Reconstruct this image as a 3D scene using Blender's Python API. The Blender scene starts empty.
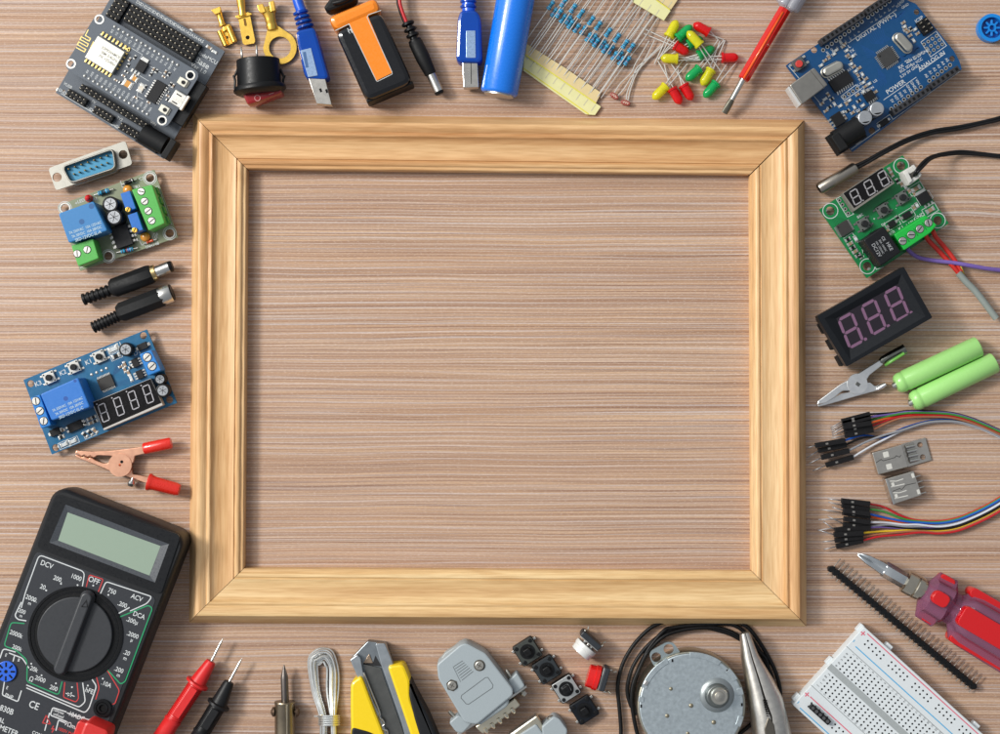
import bpy, math, random
from mathutils import Vector, Matrix
from mathutils.geometry import tessellate_polygon
random.seed(7)
U = 0.0005          # metres per layout unit (half a millimetre)
DC = 1800.0         # camera height above the table in layout units
SC = bpy.context.scene
COL = SC.collection
R = math.radians

# ------------------------------------------------------------------ materials
def lin(c):
    c = c/255.0
    return c/12.92 if c <= 0.04045 else ((c+0.055)/1.055)**2.4
MATS = {}
def M(name, rgb=None, rough=0.5, metal=0.0, var=0.10, scale=900, bump=0.0, trans=0.0, spec=0.5, coat=0.0, emit=0.0, sss=0.0, ior=1.5, clear=0.0, bscale=None, alpha=1.0, stretch=None):
    if name in MATS: return MATS[name]
    m = bpy.data.materials.new(name); m.use_nodes = True
    nt = m.node_tree; N = nt.nodes; K = nt.links
    b = N['Principled BSDF']
    tc = N.new('ShaderNodeTexCoord'); mp = N.new('ShaderNodeMapping'); K.new(tc.outputs['Object'], mp.inputs[0])
    if stretch: mp.inputs['Scale'].default_value = stretch
    nz = N.new('ShaderNodeTexNoise'); nz.inputs['Scale'].default_value = scale*(.3 if metal > .6 else 1); nz.inputs['Detail'].default_value = 6; nz.inputs['Roughness'].default_value = .65
    K.new(mp.outputs[0], nz.inputs['Vector'])
    dk = (.32 if max(rgb) < 62 else .62 if max(rgb) < 100 else .84); c = [lin(v)*(1 if metal > .6 else dk) for v in rgb]
    if metal < .6 and max(rgb) < 90: spec = min(spec, .28)
    mx = N.new('ShaderNodeMix'); mx.data_type = 'RGBA'
    mx.inputs[6].default_value = [max(0, v*(1-1.6*var)) for v in c]+[1]
    mx.inputs[7].default_value = [min(1, v*(1+1.6*var)) for v in c]+[1]
    K.new(nz.outputs['Fac'], mx.inputs[0]); K.new(mx.outputs[2], b.inputs['Base Color'])
    mr = N.new('ShaderNodeMapRange'); mr.inputs[1].default_value = .3; mr.inputs[2].default_value = .7
    rv = .03 if metal > .6 else .08; mr.inputs[3].default_value = max(.02, rough-rv); mr.inputs[4].default_value = min(1, rough+rv)
    K.new(nz.outputs['Fac'], mr.inputs[0]); K.new(mr.outputs[0], b.inputs['Roughness'])
    b.inputs['Metallic'].default_value = metal
    b.inputs['Specular IOR Level'].default_value = spec
    b.inputs['Transmission Weight'].default_value = trans
    b.inputs['Coat Weight'].default_value = coat
    b.inputs['Alpha'].default_value = alpha; b.inputs['IOR'].default_value = ior
    if sss:
        b.inputs['Subsurface Weight'].default_value = sss; b.inputs['Subsurface Radius'].default_value = (1, 1, 1); b.inputs['Subsurface Scale'].default_value = .003
    if emit:
        b.inputs['Emission Color'].default_value = c+[1]; b.inputs['Emission Strength'].default_value = emit
    if bump:
        n2 = N.new('ShaderNodeTexNoise'); n2.inputs['Scale'].default_value = bscale or scale*2; n2.inputs['Detail'].default_value = 3
        K.new(mp.outputs[0], n2.inputs['Vector'])
        bp = N.new('ShaderNodeBump'); bp.inputs['Strength'].default_value = bump; bp.inputs['Distance'].default_value = .0002
        K.new(n2.outputs['Fac'], bp.inputs['Height']); K.new(bp.outputs[0], b.inputs['Normal'])
    if clear:
        tr = N.new('ShaderNodeBsdfTransparent'); tr.inputs[0].default_value = [min(1, v**.6*1.05) for v in c]+[1]
        ms = N.new('ShaderNodeMixShader'); ms.inputs[0].default_value = clear
        K.new(b.outputs[0], ms.inputs[1]); K.new(tr.outputs[0], ms.inputs[2]); K.new(ms.outputs[0], N['Material Output'].inputs[0])
    MATS[name] = m
    return m

# ------------------------------------------------------------------ mesh building (layout units)
GLY = {}
def glyphs(s):
    if s in GLY: return GLY[s]
    cu = bpy.data.curves.new('lettering', 'FONT'); cu.body = s; cu.align_x = 'CENTER'; cu.align_y = 'CENTER'; cu.resolution_u = 3; cu.offset = 0.012
    ob = bpy.data.objects.new('lettering', cu)
    me = bpy.data.meshes.new_from_object(ob)
    r = ([(v.co.x, v.co.y) for v in me.vertices], [list(p.vertices) for p in me.polygons])
    bpy.data.meshes.remove(me); bpy.data.objects.remove(ob); bpy.data.curves.remove(cu)
    GLY[s] = r
    return r
def circ(cx, cy, r, n=24, a0=0, a1=360):
    full = abs(a1-a0) >= 359.9
    k = n if full else n+1
    return [(cx+r*math.cos(R(a0+(a1-a0)*i/n)), cy+r*math.sin(R(a0+(a1-a0)*i/n))) for i in range(k)]
def rot2(p, a):
    c, s = math.cos(R(a)), math.sin(R(a)); return (p[0]*c-p[1]*s, p[0]*s+p[1]*c)
def rrect(cx, cy, w, h, r=0, a=0, n=4):
    r = min(r, w/2-1e-4, h/2-1e-4)
    if r <= 0: pts = [(-w/2, -h/2), (w/2, -h/2), (w/2, h/2), (-w/2, h/2)]
    else:
        pts = []
        for (sx, sy, a0) in ((1, -1, -90), (1, 1, 0), (-1, 1, 90), (-1, -1, 180)):
            for i in range(n+1):
                t = R(a0+90*i/n); pts.append((sx*(w/2-r)+r*math.cos(t), sy*(h/2-r)+r*math.sin(t)))
    return [(cx+q[0], cy+q[1]) for q in (rot2(p, a) for p in pts)]
def area2(p): return sum(p[i-1][0]*p[i][1]-p[i][0]*p[i-1][1] for i in range(len(p)))
def ccw(p): return list(p) if area2(p) > 0 else list(p)[::-1]
def inset(p, d):
    n = len(p); out = []
    for i in range(n):
        a, b, c = Vector(p[i-1]), Vector(p[i]), Vector(p[(i+1) % n])
        e1 = (b-a); e2 = (c-b)
        if e1.length < 1e-9 or e2.length < 1e-9: out.append(tuple(b)); continue
        e1.normalize(); e2.normalize()
        n1 = Vector((-e1.y, e1.x)); n2 = Vector((-e2.y, e2.x)); m = n1+n2
        if m.length < 1e-6: m = n1
        m.normalize(); k = d/max(.35, m.dot(n1))
        out.append((b.x+m.x*k, b.y+m.y*k))
    # where a tight corner would turn inside out, let its points meet
    for _ in range(4):
        bad = [i for i in range(n) if (Vector(out[(i+1) % n])-Vector(out[i])).dot(Vector(p[(i+1) % n])-Vector(p[i])) < -1e-9]
        if not bad: break
        for i in bad:
            j = (i+1) % n; m = ((out[i][0]+out[j][0])/2, (out[i][1]+out[j][1])/2); out[i] = m; out[j] = m
    return out
def roundpoly(p, r, n=4):
    out = []; N = len(p)
    for i in range(N):
        a, b, c = Vector(p[i-1]), Vector(p[i]), Vector(p[(i+1) % N])
        rr = r[i] if isinstance(r, (list, tuple)) else r
        l = min(rr, (a-b).length*.45, (c-b).length*.45)
        if l <= 0: out.append(tuple(b)); continue
        s = b+(a-b).normalized()*l; e = b+(c-b).normalized()*l
        for k in range(n+1):
            t = k/n; q = s*(1-t)**2+b*2*t*(1-t)+e*t*t; out.append(tuple(q))
    return out
def spline(pts, k=6):
    P = [Vector(p) for p in pts]
    if len(P) < 3: return P
    out = []
    for i in range(len(P)-1):
        p0 = P[i-1] if i else P[0]*2-P[1]; p1 = P[i]; p2 = P[i+1]; p3 = P[i+2] if i+2 < len(P) else P[-1]*2-P[-2]
        for j in range(k):
            t = j/k
            out.append(.5*((2*p1)+(p2-p0)*t+(2*p0-5*p1+4*p2-p3)*t*t+(3*p1-p0-3*p2+p3)*t**3))
    out.append(P[-1]); return out

class MB:
    def __init__(s): s.v = []; s.f = []; s.fm = []; s.m = 0; s.flat = set()
    def add(s, vs, fs):
        o = len(s.v); s.v += [tuple(v) for v in vs]
        for f in fs: s.f.append([o+i for i in f]); s.fm.append(s.m)
    def loft(s, rings, cap0=True, cap1=True, closed=False):
        n = len(rings[0]); vs = [p for r in rings for p in r]; fs = []
        m = len(rings)
        for k in range(m if closed else m-1):
            a = k*n; b = ((k+1) % m)*n
            for i in range(n):
                j = (i+1) % n; fs.append([a+i, a+j, b+j, b+i])
        if not closed:
            b0 = len(s.f)+len(fs)
            if cap0: fs.append(list(range(n))[::-1]); s.flat.add(b0); b0 += 1
            if cap1: fs.append([(m-1)*n+i for i in range(n)]); s.flat.add(b0)
        s.add(vs, fs)
    def prism(s, p, z0, z1, b=0, bb=0):
        p = ccw(p); rg = []
        if bb: rg += [[(x, y, z0) for x, y in inset(p, bb)], [(x, y, z0+bb) for x, y in p]]
        else: rg.append([(x, y, z0) for x, y in p])
        if b:
            rg += [[(x, y, z1-b) for x, y in p], [(x, y, z1-.3*b) for x, y in inset(p, .3*b)], [(x, y, z1) for x, y in inset(p, b)]]
        else: rg.append([(x, y, z1) for x, y in p])
        s.loft(rg)
    def rbox(s, cx, cy, z0, z1, w, h, a=0, r=0, b=0, bb=0):
        if r and b: r = max(r, b*1.1)
        s.prism(rrect(cx, cy, w, h, r, a), z0, z1, b, bb)
    def plate(s, outer, holes, z0, z1):
        outer = ccw(outer); loops = [outer]+[ccw(h)[::-1] for h in holes]
        flat = [p for l in loops for p in l]
        tri = tessellate_polygon([[Vector((x, y, 0)) for x, y in l] for l in loops])
        n = len(flat); vs = [(x, y, z1) for x, y in flat]+[(x, y, z0) for x, y in flat]; fs = []
        for t in tri:
            a, b, c = [Vector(flat[i]) for i in t]
            up = (b-a).cross(c-a) > 0
            t = list(t) if up else list(t)[::-1]
            fs.append(t); fs.append([i+n for i in t][::-1])
        o = 0
        for l in loops:
            k = len(l)
            for i in range(k): j = (i+1) % k; fs.append([o+i+n, o+j+n, o+j, o+i])
            o += k
        s.add(vs, fs)
    def frame_basis(s, d):
        d = Vector(d).normalized(); up = Vector((0, 0, 1)) if abs(d.z) < .95 else Vector((0, 1, 0))
        x = up.cross(d).normalized(); return x, d.cross(x), d
    def lathe(s, p0, d, prof, n=20, a0=0, cap=True, sq=1.0):
        x, y, d = s.frame_basis(d); p0 = Vector(p0)
        rg = [[p0+d*t+(x*math.cos(2*math.pi*i/n+R(a0))+y*math.sin(2*math.pi*i/n+R(a0))*sq)*max(r, .001) for i in range(n)] for t, r in prof]
        s.loft(rg, cap, cap)
    def rod(s, p0, p1, r0, r1=None, n=12, a0=0):
        r1 = r0 if r1 is None else r1; d = Vector(p1)-Vector(p0)
        s.lathe(p0, d, [(0, r0), (d.length, r1)], n, a0)
    def tube(s, pts, r, n=8, sp=6, sq=1.0):
        P = spline(pts, sp) if sp else [Vector(p) for p in pts]
        rg = []; x = None
        for i, p in enumerate(P):
            d = (P[min(i+1, len(P)-1)]-P[max(i-1, 0)]).normalized()
            if x is None: x, y, _ = s.frame_basis(d)
            x = (x-d*x.dot(d)).normalized(); y = d.cross(x)
            rg.append([p+(x*math.cos(2*math.pi*k/n)+y*math.sin(2*math.pi*k/n)*sq)*r for k in range(n)])
        s.loft(rg)
    def ribbon(s, pts, w, z, th=.3):
        """flat printed line following pts"""
        n = len(pts); L = []; Rr = []
        for i in range(n):
            a = Vector(pts[max(i-1, 0)][:2]); b = Vector(pts[i][:2]); c = Vector(pts[min(i+1, n-1)][:2])
            e1 = (b-a) if i else (c-b); e2 = (c-b) if i < n-1 else (b-a)
            if e1.length < 1e-6: e1 = e2
            if e2.length < 1e-6: e2 = e1
            e1 = e1.normalized(); e2 = e2.normalized(); m = Vector((-e1.y-e2.y, e1.x+e2.x))
            m = m.normalized() if m.length > 1e-6 else Vector((-e1.y, e1.x))
            k = w/2/max(.4, m.dot(Vector((-e1.y, e1.x)))); L.append(b+m*k); Rr.append(b-m*k)
        vs = [(p.x, p.y, z+th) for p in L]+[(p.x, p.y, z+th) for p in Rr]
        s.add(vs, [[i, n+i, n+i+1, i+1] for i in range(n-1)])
    def ball(s, c, r, n=12, h=1.0, half=False):
        cx, cy, cz = c; m = n//2; rg = []
        for k in range(m+1):
            t = math.pi*(k/m)*(0.5 if half else 1)+(0 if half else -math.pi/2)
            rr = math.cos(t)*r; z = math.sin(t)*r*h
            rg.append([(cx+max(rr, .001)*math.cos(2*math.pi*i/n), cy+max(rr, .001)*math.sin(2*math.pi*i/n), cz+z) for i in range(n)])
        s.loft(rg)
    def text(s, t, x, y, z, size, a=0, sx=1.0):
        vs, fs = glyphs(t)
        out = []
        for (u, v) in vs:
            q = rot2((u*size*sx, v*size), a); out.append((x+q[0], y+q[1], z))
        s.add(out, fs)
    def build(s, name, mats):
        me = bpy.data.meshes.new(name)
        me.from_pydata([(x*U, y*U, z*U) for x, y, z in s.v], [], s.f)
        for m in (mats if isinstance(mats, (list, tuple)) else [mats]): me.materials.append(m)
        for p, k in zip(me.polygons, s.fm): p.material_index = k
        me.update()
        me.shade_smooth()
        me.set_sharp_from_angle(angle=R(38))
        for p in me.polygons:
            if p.index in s.flat: p.use_smooth = False
        return me

# ------------------------------------------------------------------ things
class T:
    """a thing: crop = (x0, y0, k) is the sheet its measurements are taken from: xy in sheet units, heights in layout units"""
    def __init__(s, name, label, cat, crop, o, deg=0, group=None, z=0):
        s.crop = crop; s.name = name; s.label = label; s.cat = cat; s.group = group; s.rz = -deg; s.z = z; s.o = (0, 0)
        s.rz0 = 0
        p = s.world(o[0], o[1], z); s.o = p; s.rz0 = s.rz; s.root = None
    def world(s, zx, zy, z=0):
        x0, y0, k = s.crop; f = 1-z/DC
        return ((x0+zx/k-500)*f, (367-y0-zy/k)*f)
    def L(s, zx, zy, z=0):
        p = s.world(zx, zy, z); q = rot2((p[0]-s.o[0], p[1]-s.o[1]), -s.rz0); return q
    def L3(s, p, r=0):
        z = p[2] if len(p) > 2 else r
        q = s.L(p[0], p[1], z); return (q[0], q[1], z-s.z)
    def k(s, v): return v/s.crop[2]
    def _prep(s, o):
        o['label'] = s.label; o['category'] = s.cat
        if s.group: o['group'] = s.group
        o.location = (s.o[0]*U, s.o[1]*U, s.z*U); o.rotation_euler = (0, 0, R(s.rz0)); COL.objects.link(o); s.root = o
    def part(s, name, mb, mats, parent=None, label=None):
        if s.root is None: s._prep(bpy.data.objects.new(s.name, None)); s.root.empty_display_size = .01
        o = bpy.data.objects.new(name, mb.build(name, mats)); COL.objects.link(o); o.parent = parent or s.root
        if label: o['label'] = label
        return o
    def solo(s, mb, mats):
        o = bpy.data.objects.new(s.name, mb.build(s.name, mats)); s._prep(o); return o
    # shapes at sheet positions
    def box(s, mb, zx, zy, z0, z1, w, h, a=0, r=0, b=0, bb=0):
        x, y = s.L(zx, zy, z1); mb.rbox(x, y, z0-s.z, z1-s.z, s.k(w), s.k(h), -a, s.k(r), b, bb)
    def poly(s, mb, pts, z0, z1, b=0, r=0, bb=0):
        p = [s.L(x, y, z1) for x, y in pts]
        if r: p = roundpoly(p, [s.k(q) for q in r] if isinstance(r, (list, tuple)) else max(s.k(r), 1.8*b))
        mb.prism(p, z0-s.z, z1-s.z, b, bb)
    def plate(s, mb, pts, holes, z0, z1, r=0):
        p = [s.L(x, y, z1) for x, y in pts]
        if r: p = roundpoly(p, s.k(r))
        mb.plate(p, [circ(*s.L(hx, hy, z1), s.k(hr), 20) for hx, hy, hr in holes], z0-s.z, z1-s.z)
    def ring(s, mb, zx, zy, z0, z1, r0, r1, n=32):
        x, y = s.L(zx, zy, z1); mb.plate(circ(x, y, s.k(r1), n), [circ(x, y, s.k(r0), n)], z0-s.z, z1-s.z)
    def cyl(s, mb, zx, zy, z0, z1, r, b=0, n=24):
        x, y = s.L(zx, zy, z1); mb.prism(circ(x, y, s.k(r), n), z0-s.z, z1-s.z, b)
    def rod(s, mb, p0, p1, r0, r1=None, n=14, a0=0):
        mb.rod(s.L3(p0, s.k(r0)), s.L3(p1, s.k(r0)), s.k(r0), None if r1 is None else s.k(r1), n, a0)
    def lathe(s, mb, p0, p1, prof, n=20, a0=0, sq=1.0):
        """prof = (fraction along p0-p1, radius in sheet units)"""
        a, b = Vector(s.L3(p0)), Vector(s.L3(p1)); l = (b-a).length
        mb.lathe(a, b-a, [(t*l, s.k(r)) for t, r in prof], n, a0, True, sq)
    def tube(s, mb, pts, r, n=8, sp=6):
        mb.tube([s.L3(p, s.k(r)) for p in pts], s.k(r), n, sp)
    def line(s, mb, pts, w, z, r=0):
        p = [s.L(x, y, z) for x, y in pts]
        if r:
            q = roundpoly(p, s.k(r)); n = len(q)//len(p)
            p = [p[0]]+q[n:-n]+[p[-1]]
        mb.ribbon(p, s.k(w), z-s.z, .12)
    def text(s, mb, t, zx, zy, z, size, a=0, sx=1.0):
        x, y = s.L(zx, zy, z); mb.text(t, x, y, z-s.z+.15, s.k(size)*1.15, -a, sx)
def copy_tree(o, parent=None):
    c = o.copy(); COL.objects.link(c); c.parent = parent
    for ch in [k for k in bpy.data.objects if k.parent == o]: copy_tree(ch, c)
    return c
SEG = {'a': ((-1, 2), (1, 2)), 'b': ((1, 2), (1, 0)), 'c': ((1, 0), (1, -2)), 'd': ((-1, -2), (1, -2)), 'e': ((-1, 0), (-1, -2)), 'f': ((-1, 2), (-1, 0)), 'g': ((-1, 0), (1, 0))}
def digit8(t, mb, zx, zy, z, w, h, slant=.12, sw=.14, dot=True):
    """seven-segment 8 at a sheet position, w x h in sheet units"""
    cx, cy = t.L(zx, zy, z); W = t.k(w)/2; H = t.k(h)/4; th = t.k(w)*sw; z = z-t.z+.15
    for k, (a, b) in SEG.items():
        ax, ay, bx, by = a[0]*W, a[1]*H, b[0]*W, b[1]*H
        d = Vector((bx-ax, by-ay)).normalized(); n = Vector((-d.y, d.x)); A = Vector((ax, ay))+d*th*.62; B = Vector((bx, by))-d*th*.62; e = d*th*.5
        P = [A-e, A+n*th/2+e*.1, B+n*th/2-e*.1, B+e, B-n*th/2-e*.1, A-n*th/2+e*.1]
        mb.add([(cx+p.x+slant*p.y, cy+p.y, z) for p in P], [[5, 4, 3, 2, 1, 0]])
    if dot:
        x, y = cx+W*1.42-slant*H*2, cy-H*2
        mb.add([(x+th*.6*math.cos(i*math.pi/5), y+th*.6*math.sin(i*math.pi/5), z) for i in range(10)], [list(range(10))])

# ------------------------------------------------------------------ shared materials
black = M('black_plastic', (30, 31, 34), .42, var=.15, bump=.05)
blackm = M('matte_black_plastic', (34, 35, 37), .6, var=.15, bump=.08)
black_rubber = M('black_rubber', (28, 28, 30), .48, var=.2)
steel = M('nickel_steel', (205, 203, 198), .3, 1, var=.08)
tin = M('tinned_metal', (204, 202, 196), .38, 1, var=.08)
brushed = M('brushed_steel', (168, 166, 160), .38, 1, var=.12, bump=.1, stretch=(1, 8, 1))
gold = M('brass', (240, 196, 92), .3, 1, var=.1)
goldpin = M('gilt_pin', (214, 188, 120), .3, 1)
solder = M('solder', (186, 186, 182), .34, .7, var=.2)
white = M('white_print', (208, 212, 212), .6, var=.05)
chip_m = M('chip_epoxy', (44, 44, 47), .5, var=.12, bump=.05)
hole_m = M('hole_dark', (14, 14, 16), .8)
smd_tan = M('capacitor_tan', (150, 124, 98), .5)
smd_blk = M('resistor_black', (32, 32, 36), .4)
alu = M('capacitor_top', (196, 198, 200), .25, .85, var=.08)
red_pl = M('red_plastic', (214, 34, 30), .32, var=.06, coat=.2)
green_pl = M('green_terminal_plastic', (84, 178, 78), .4, var=.06)
blue_pl = M('blue_relay_plastic', (52, 126, 186), .42, var=.05)
# ------------------------------------------------------------------ the table top
def wood_table():
    m = bpy.data.materials.new('striped_laminate'); m.use_nodes = True
    nt = m.node_tree; N = nt.nodes; K = nt.links; b = N['Principled BSDF']
    tc = N.new('ShaderNodeTexCoord')
    # gentle waviness of the grain
    wv = N.new('ShaderNodeTexNoise'); wv.inputs['Scale'].default_value = 7; wv.inputs['Detail'].default_value = 2
    mpw = N.new('ShaderNodeMapping'); mpw.inputs['Scale'].default_value = (1, 3.2, 1); K.new(tc.outputs['Object'], mpw.inputs[0]); K.new(mpw.outputs[0], wv.inputs['Vector'])
    sp = N.new('ShaderNodeSeparateXYZ'); K.new(tc.outputs['Object'], sp.inputs[0])
    mm = N.new('ShaderNodeMath'); mm.operation = 'MULTIPLY_ADD'; K.new(wv.outputs['Fac'], mm.inputs[0]); mm.inputs[1].default_value = .0032; K.new(sp.outputs['Y'], mm.inputs[2])
    cur = mm.outputs[0]
    # two knots that bend the lines
    for (kx, ky, amp, sx, sy) in (((862-500)*U, (367-166)*U, .0032, .016, .010), ((966-500)*U, (367-222)*U, .0028, .018, .009), ((330-500)*U, (367-700)*U, .002, .03, .012)):
        dx = N.new('ShaderNodeMath'); dx.operation = 'SUBTRACT'; K.new(sp.outputs['X'], dx.inputs[0]); dx.inputs[1].default_value = kx
        dx2 = N.new('ShaderNodeMath'); dx2.operation = 'DIVIDE'; K.new(dx.outputs[0], dx2.inputs[0]); dx2.inputs[1].default_value = sx
        dy = N.new('ShaderNodeMath'); dy.operation = 'SUBTRACT'; K.new(sp.outputs['Y'], dy.inputs[0]); dy.inputs[1].default_value = ky
        dy2 = N.new('ShaderNodeMath'); dy2.operation = 'DIVIDE'; K.new(dy.outputs[0], dy2.inputs[0]); dy2.inputs[1].default_value = sy
        q1 = N.new('ShaderNodeMath'); q1.operation = 'MULTIPLY'; K.new(dx2.outputs[0], q1.inputs[0]); K.new(dx2.outputs[0], q1.inputs[1])
        q2 = N.new('ShaderNodeMath'); q2.operation = 'MULTIPLY_ADD'; K.new(dy2.outputs[0], q2.inputs[0]); K.new(dy2.outputs[0], q2.inputs[1]); K.new(q1.outputs[0], q2.inputs[2])
        ne = N.new('ShaderNodeMath'); ne.operation = 'MULTIPLY'; K.new(q2.outputs[0], ne.inputs[0]); ne.inputs[1].default_value = -1
        ex = N.new('ShaderNodeMath'); ex.operation = 'EXPONENT'; K.new(ne.outputs[0], ex.inputs[0])
        tm = N.new('ShaderNodeMath'); tm.operation = 'MULTIPLY'; K.new(ex.outputs[0], tm.inputs[0]); K.new(dy2.outputs[0], tm.inputs[1])
        ad = N.new('ShaderNodeMath'); ad.operation = 'MULTIPLY_ADD'; K.new(tm.outputs[0], ad.inputs[0]); ad.inputs[1].default_value = -amp; K.new(cur, ad.inputs[2]); cur = ad.outputs[0]
    cb = N.new('ShaderNodeCombineXYZ'); K.new(sp.outputs['X'], cb.inputs[0]); K.new(cur, cb.inputs[1])
    def nz(sx, sy, det, rough, off, dim='3D'):
        mp = N.new('ShaderNodeMapping'); mp.inputs['Scale'].default_value = (sx, sy, 1); mp.inputs['Location'].default_value = (off, off*1.7, off)
        K.new(cb.outputs[0], mp.inputs[0]); n = N.new('ShaderNodeTexNoise'); n.inputs['Scale'].default_value = 1; n.inputs['Detail'].default_value = det; n.inputs['Roughness'].default_value = rough
        K.new(mp.outputs[0], n.inputs['Vector']); return n.outputs['Fac']
    def ramp(src, stops):
        r = N.new('ShaderNodeValToRGB'); K.new(src, r.inputs[0]); e = r.color_ramp.elements
        while len(e) < len(stops): e.new(.5)
        for k, (p, c) in zip(e, stops): k.position = p; k.color = [lin(v) for v in c]+[1] if isinstance(c, tuple) else (c, c, c, 1)
        return r.outputs[0]
    def mix(fac, a, b_, mode='MIX'):
        x = N.new('ShaderNodeMix'); x.data_type = 'RGBA'; x.blend_type = mode
        if hasattr(fac, 'links'): K.new(fac, x.inputs[0])
        else: x.inputs[0].default_value = fac
        for s, i in ((a, 6), (b_, 7)):
            if hasattr(s, 'links'): K.new(s, x.inputs[i])
            else: x.inputs[i].default_value = [lin(v) for v in s]+[1]
        return x.outputs[2]
    base = ramp(nz(2.5, 110, 3, .55, 3.1), [(.3, (178, 141, 110)), (.5, (192, 156, 124)), (.7, (205, 171, 137))])
    c = mix(ramp(nz(4, 900, 4, .65, 8.3), [(.44, .0), (.60, .6)]), base, (148, 112, 90))
    c = mix(ramp(nz(3, 1150, 3, .65, 14.3), [(.50, .0), (.62, .6)]), c, (216, 186, 158))
    fine = nz(5, 1700, 4, .7, 21.0)
    c = mix(ramp(fine, [(.50, .0), (.60, .85)]), c, (116, 83, 66))
    pale = nz(2.0, 1350, 4, .55, 33.0)
    zone = ramp(nz(1.6, 26, 3, .6, 77.0), [(.35, .15), (.65, .75)])
    pm = N.new('ShaderNodeMath'); pm.operation = 'MULTIPLY'; K.new(ramp(pale, [(.55, .0), (.60, .95)]), pm.inputs[0]); K.new(zone, pm.inputs[1])
    c = mix(pm.outputs[0], c, (200, 192, 186))
    c = mix(ramp(nz(2.2, 700, 3, .6, 63.0), [(.63, .0), (.67, .65)]), c, (202, 196, 196))
    def wave(freq, wob, off, lo, hi, amt):
        n = nz(2.4, 60, 3, .6, off); a = N.new('ShaderNodeMath'); a.operation = 'MULTIPLY'; K.new(n, a.inputs[0]); a.inputs[1].default_value = wob
        p = N.new('ShaderNodeMath'); p.operation = 'MULTIPLY_ADD'; K.new(cur, p.inputs[0]); p.inputs[1].default_value = freq*6.2832; K.new(a.outputs[0], p.inputs[2])
        s_ = N.new('ShaderNodeMath'); s_.operation = 'SINE'; K.new(p.outputs[0], s_.inputs[0])
        z2 = ramp(nz(3, 240, 3, .6, off+5), [(.38, .1), (.62, 1.0)])
        k = N.new('ShaderNodeMath'); k.operation = 'MULTIPLY'; K.new(ramp(s_.outputs[0], [(lo, .0), (hi, amt)]), k.inputs[0]); K.new(z2, k.inputs[1]); return k.outputs[0]
    c = mix(wave(610, 26, 120.0, .35, .95, .5), c, (132, 92, 72))
    c = mix(wave(345, 20, 140.0, .66, .93, .5), c, (212, 206, 206))
    c = mix(ramp(nz(420, 1500, 3, .75, 5.0), [(.38, .0), (.72, .5)]), c, (156, 128, 112))
    c = mix(ramp(nz(600, 2200, 2, .7, 95.0), [(.55, .0), (.72, .4)]), c, (224, 206, 192))
    c = mix(ramp(nz(2.2, 6, 2, .5, 50.0), [(.35, .0), (.7, .2)]), c, (160, 132, 116))
    K.new(c, b.inputs['Base Color'])
    b.inputs['Roughness'].default_value = .55; b.inputs['Specular IOR Level'].default_value = .3
    bp = N.new('ShaderNodeBump'); bp.inputs['Strength'].default_value = .35; bp.inputs['Distance'].default_value = .00018; K.new(fine, bp.inputs['Height']); K.new(bp.outputs[0], b.inputs['Normal'])
    return m
mb = MB(); mb.rbox(0, 0, -36, 0, 2600, 2000, 0, 6, 2)
me = mb.build('tabletop', wood_table())
tt = bpy.data.objects.new('tabletop', me); COL.objects.link(tt); tt['kind'] = 'structure'; tt['label'] = 'wood grain laminate table top with fine horizontal stripes'

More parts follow.
